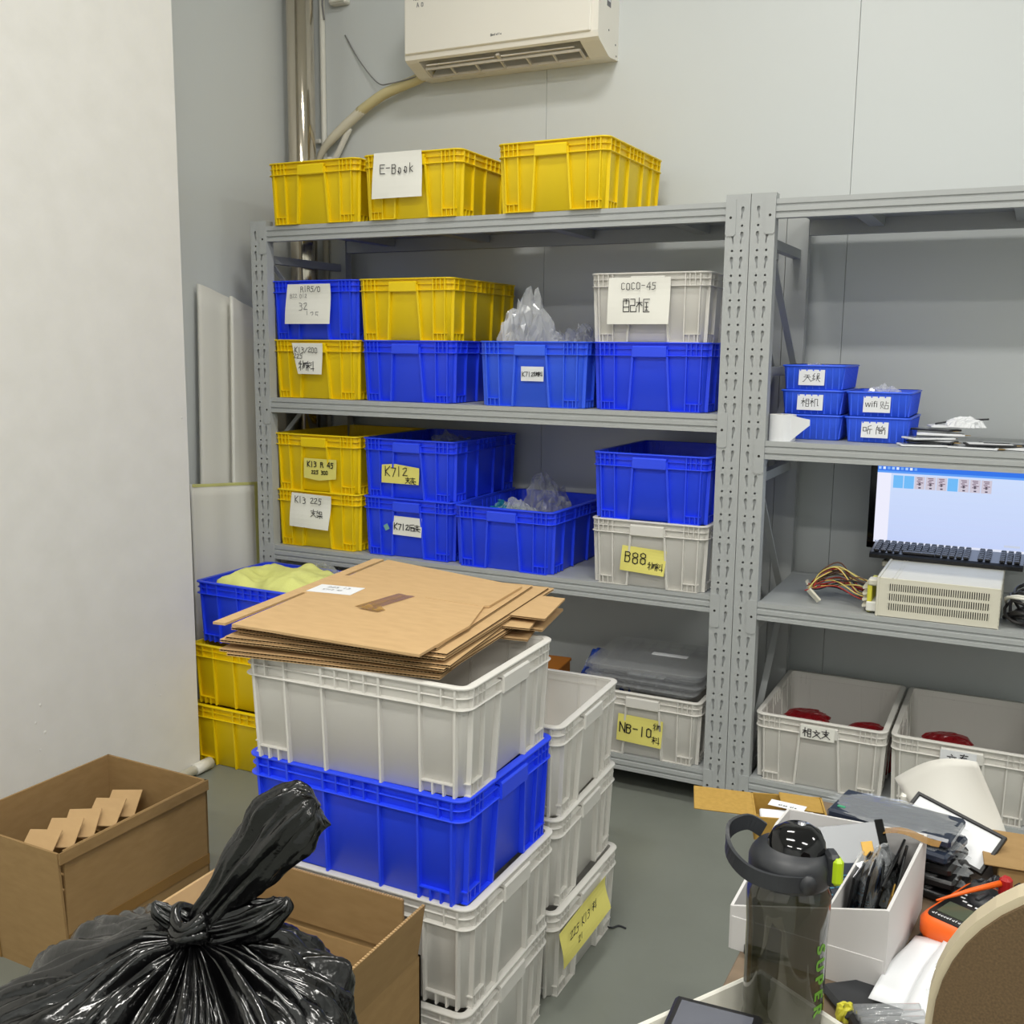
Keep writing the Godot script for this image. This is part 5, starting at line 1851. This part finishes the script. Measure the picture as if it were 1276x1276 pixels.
func make_bottle():
	var t = thing("water_bottle", "large smoky grey sports bottle with a black flip lid and lime button", "bottle", Vector3(2.563, DY + 0.004, 2.132), 0.4616)
	t.scale = Vector3(0.87, 1.0, 0.87)
	var n = 48
	var st = mb(true)
	var rr = []
	for p in [[0.044, 0.0], [0.051, 0.004], [0.0535, 0.012], [0.0535, 0.034], [0.0505, 0.042], [0.0515, 0.052], [0.0525, 0.06], [0.0525, 0.15], [0.0535, 0.165], [0.0545, 0.185], [0.0535, 0.198], [0.048, 0.209], [0.047, 0.216]]:
		rr.append(circle(p[0], p[1], n))
	loft(st, rr, true, false)
	part("body", fin(st), M.smoke_glass, t)
	st = mb(true)
	loft(st, [circle(0.047, 0.210, n), circle(0.0525, 0.212, n), circle(0.0535, 0.216, n), circle(0.0535, 0.234, n), circle(0.051, 0.240, n), circle(0.046, 0.246, n), circle(0.03, 0.252, n)], true, true)
	part("cap", fin(st), M.charcoal, t)
	# flip lid: domed, higher at the back
	st = mb(true)
	loft(st, [circle(0.038, 0.244, 32, Vector3(0.006, 0, 0.004), 0.033), circle(0.037, 0.256, 32, Vector3(0.006, 0, 0.002), 0.031), circle(0.031, 0.266, 32, Vector3(0.007, 0, -0.001), 0.025), circle(0.018, 0.272, 32, Vector3(0.008, 0, -0.004), 0.014)], false, true)
	part("flip_lid", fin(st), M.black_gloss, t)
	st = mb(true)
	loft(st, [circle(0.006, 0.268, 12, Vector3(0.014, 0, -0.006)), circle(0.005, 0.274, 12, Vector3(0.014, 0, -0.006))], false, true)
	part("vent_button", fin(st), M.screen_back, t)
	# lime latch on the right
	st = mb()
	bbox(st, Vector3(0.046, 0.234, 0.026), Vector3(0.016, 0.038, 0.026), 0.004)
	part("latch_frame", fin(st), M.charcoal, t)
	st = mb()
	bbox(st, Vector3(0.05, 0.234, 0.032), Vector3(0.014, 0.032, 0.022), 0.004)
	part("latch", fin(st), M.lime, t)
	# carry loop on the left
	st = mb()
	var pts = curve([Vector3(0.012, 0.226, 0.054), Vector3(-0.03, 0.226, 0.05), Vector3(-0.062, 0.229, 0.03), Vector3(-0.08, 0.240, 0.0), Vector3(-0.076, 0.256, -0.025), Vector3(-0.05, 0.262, -0.036), Vector3(-0.028, 0.252, -0.036)], 5)
	var rings = []
	for i in pts.size():
		var d = (pts[min(i + 1, pts.size() - 1)] - pts[max(i - 1, 0)]).normalized()
		var up = Vector3.UP
		var s = d.cross(up).normalized()
		up = s.cross(d).normalized()
		var g = []
		for q in [Vector2(0.0025, 0.009), Vector2(-0.0025, 0.009), Vector2(-0.0025, -0.009), Vector2(0.0025, -0.009)]:
			g.append(pts[i] + s * q.x + up * q.y)
		g.reverse()
		rings.append(g)
	rings.reverse()
	loft(st, rings)
	part("carry_loop", fin(st), M.charcoal, t)
	st = mb(true)
	tube(st, [Vector3(0.008, 0.226, 0.052), Vector3(0.008, 0.226, 0.058)], 0.011, 16)
	part("loop_pivot", fin(st), M.charcoal, t)
	# green lettering running down the side
	var f = SystemFont.new()
	f.font_names = PackedStringArray(["Droid Sans"])
	f.font_weight = 700
	var word = "SUPER"
	for i in word.length():
		var tm = TextMesh.new()
		tm.font = f
		tm.text = word[i]
		tm.font_size = 32
		tm.pixel_size = 0.00075
		tm.depth = 0.0006
		var a = 0.7
		var o = part("print", tm, M.print_green, t)
		var nrm = Vector3(sin(a), 0, cos(a))
		var tang = Vector3(cos(a), 0, -sin(a))
		# letters turned a quarter: their top points along the tangent
		o.transform = Transform3D(Basis(Vector3.DOWN, tang, nrm), nrm * 0.0529 + Vector3(0, 0.142 - i * 0.0185, 0))

func make_chair():
	var t = thing("office_chair", "chair with a brown felt back and cream edge in front of the desk", "chair", Vector3(2.976, 0.0, 2.42))
	var outline = []
	var hw = 0.245
	var y0 = 0.62
	var y1 = 1.147
	for k in 4:
		var cx = [1, -1, -1, 1][k]
		var cy = [1, 1, -1, -1][k]
		var r = 0.15 if k < 2 else 0.08
		for j in 13:
			var a = (k + j / 12.0) * PI / 2
			outline.append(Vector2(cx * (hw - r) + cos(a) * r, (y1 - r if cy > 0 else y0 + r) + sin(a) * r))
	var inner = []
	for p in outline:
		var c = Vector2(0, (y0 + y1) / 2)
		inner.append(c + (p - c) * Vector2(0.978, 0.980))
	var st = mb()
	prism(st, outline, Vector3(0, 0, 0), Vector3.RIGHT, Vector3.UP, -0.01, 0.012)
	part("back_shell", fin(st), M.chair_edge, t)
	st = mb()
	prism(st, inner, Vector3(0, 0, 0), Vector3.RIGHT, Vector3.UP, 0.011, 0.016)
	part("back_felt", fin(st), M.chair_fabric, t)
	st = mb()
	prism(st, inner, Vector3(0, 0, 0), Vector3.RIGHT, Vector3.UP, -0.02, -0.009)
	part("back_pad", fin(st), M.chair_fabric, t)
	st = mb(true)
	loft(st, [ring(0.23, 0.21, 0.06, 0.44, 6, Vector3(0, 0, -0.22)), ring(0.24, 0.22, 0.07, 0.455, 6, Vector3(0, 0, -0.22)), ring(0.24, 0.22, 0.07, 0.48, 6, Vector3(0, 0, -0.22)), ring(0.225, 0.205, 0.06, 0.495, 6, Vector3(0, 0, -0.22))], true, true)
	part("seat", fin(st), M.chair_fabric, t)
	st = mb()
	for s in [-0.1, 0.1]:
		bar(st, Vector3(s, 0.44, -0.05), Vector3(s, 0.72, 0.015), 0.03, 0.012)
	part("back_support", fin(st), M.charcoal, t)
	st = mb(true)
	tube(st, [Vector3(0, 0.1, -0.22), Vector3(0, 0.44, -0.22)], 0.028, 16)
	part("column", fin(st), M.charcoal, t)
	for i in 5:
		st = mb()
		var a = TAU * i / 5.0 + 0.3
		var e = Vector3(cos(a) * 0.27, 0.065, -0.22 + sin(a) * 0.27)
		bar(st, Vector3(0, 0.1, -0.22), e, 0.04, 0.025)
		var lg = part("leg", fin(st), M.charcoal, t)
		st = mb(true)
		tube(st, [e + Vector3(-0.015, -0.04, 0), e + Vector3(0.015, -0.04, 0)], 0.025, 14)
		part("castor", fin(st), M.black, lg)

func make_floor_bits():
	for a in [[1.52, 0.62, 0.1], [1.49, 0.6, 0.9], [1.88, 0.83, 0.4]]:
		var t = thing("floor_scrap", "tiny scrap of dark wire lying on the grey floor", "scrap", Vector3(a[0], 0.003, a[1]), a[2], "wire scraps on the floor")
		var st = mb(true)
		tube(st, curve([Vector3(-0.025, 0, 0), Vector3(-0.01, 0.003, 0.008), Vector3(0.008, 0.001, -0.006), Vector3(0.026, 0, 0.004)], 4), 0.0025, 6)
		part("wire", fin(st), M.charcoal, t)

func _ready():
	make_view()
	make_materials()
	make_lamps()
	make_room()
	build_post()
	rack("grey steel shelving rack full of yellow and blue crates", 0.0, 1.9465, [1.979, 1.325, 0.735, 0.134])
	rack("grey steel shelving rack holding small bins, the monitor and the computer", 1.9485, 1.9465, [1.982, 1.248, 0.7294, 0.137])
	build_crate_meshes()
	place_crates()
	crate_contents()
	make_air_conditioner()
	make_foam()
	make_flat_cartons()
	make_cartons()
	make_bag()
	make_upper_shelves()
	make_computer()
	make_desk()
	make_bottle()
	make_chair()
	make_floor_bits()
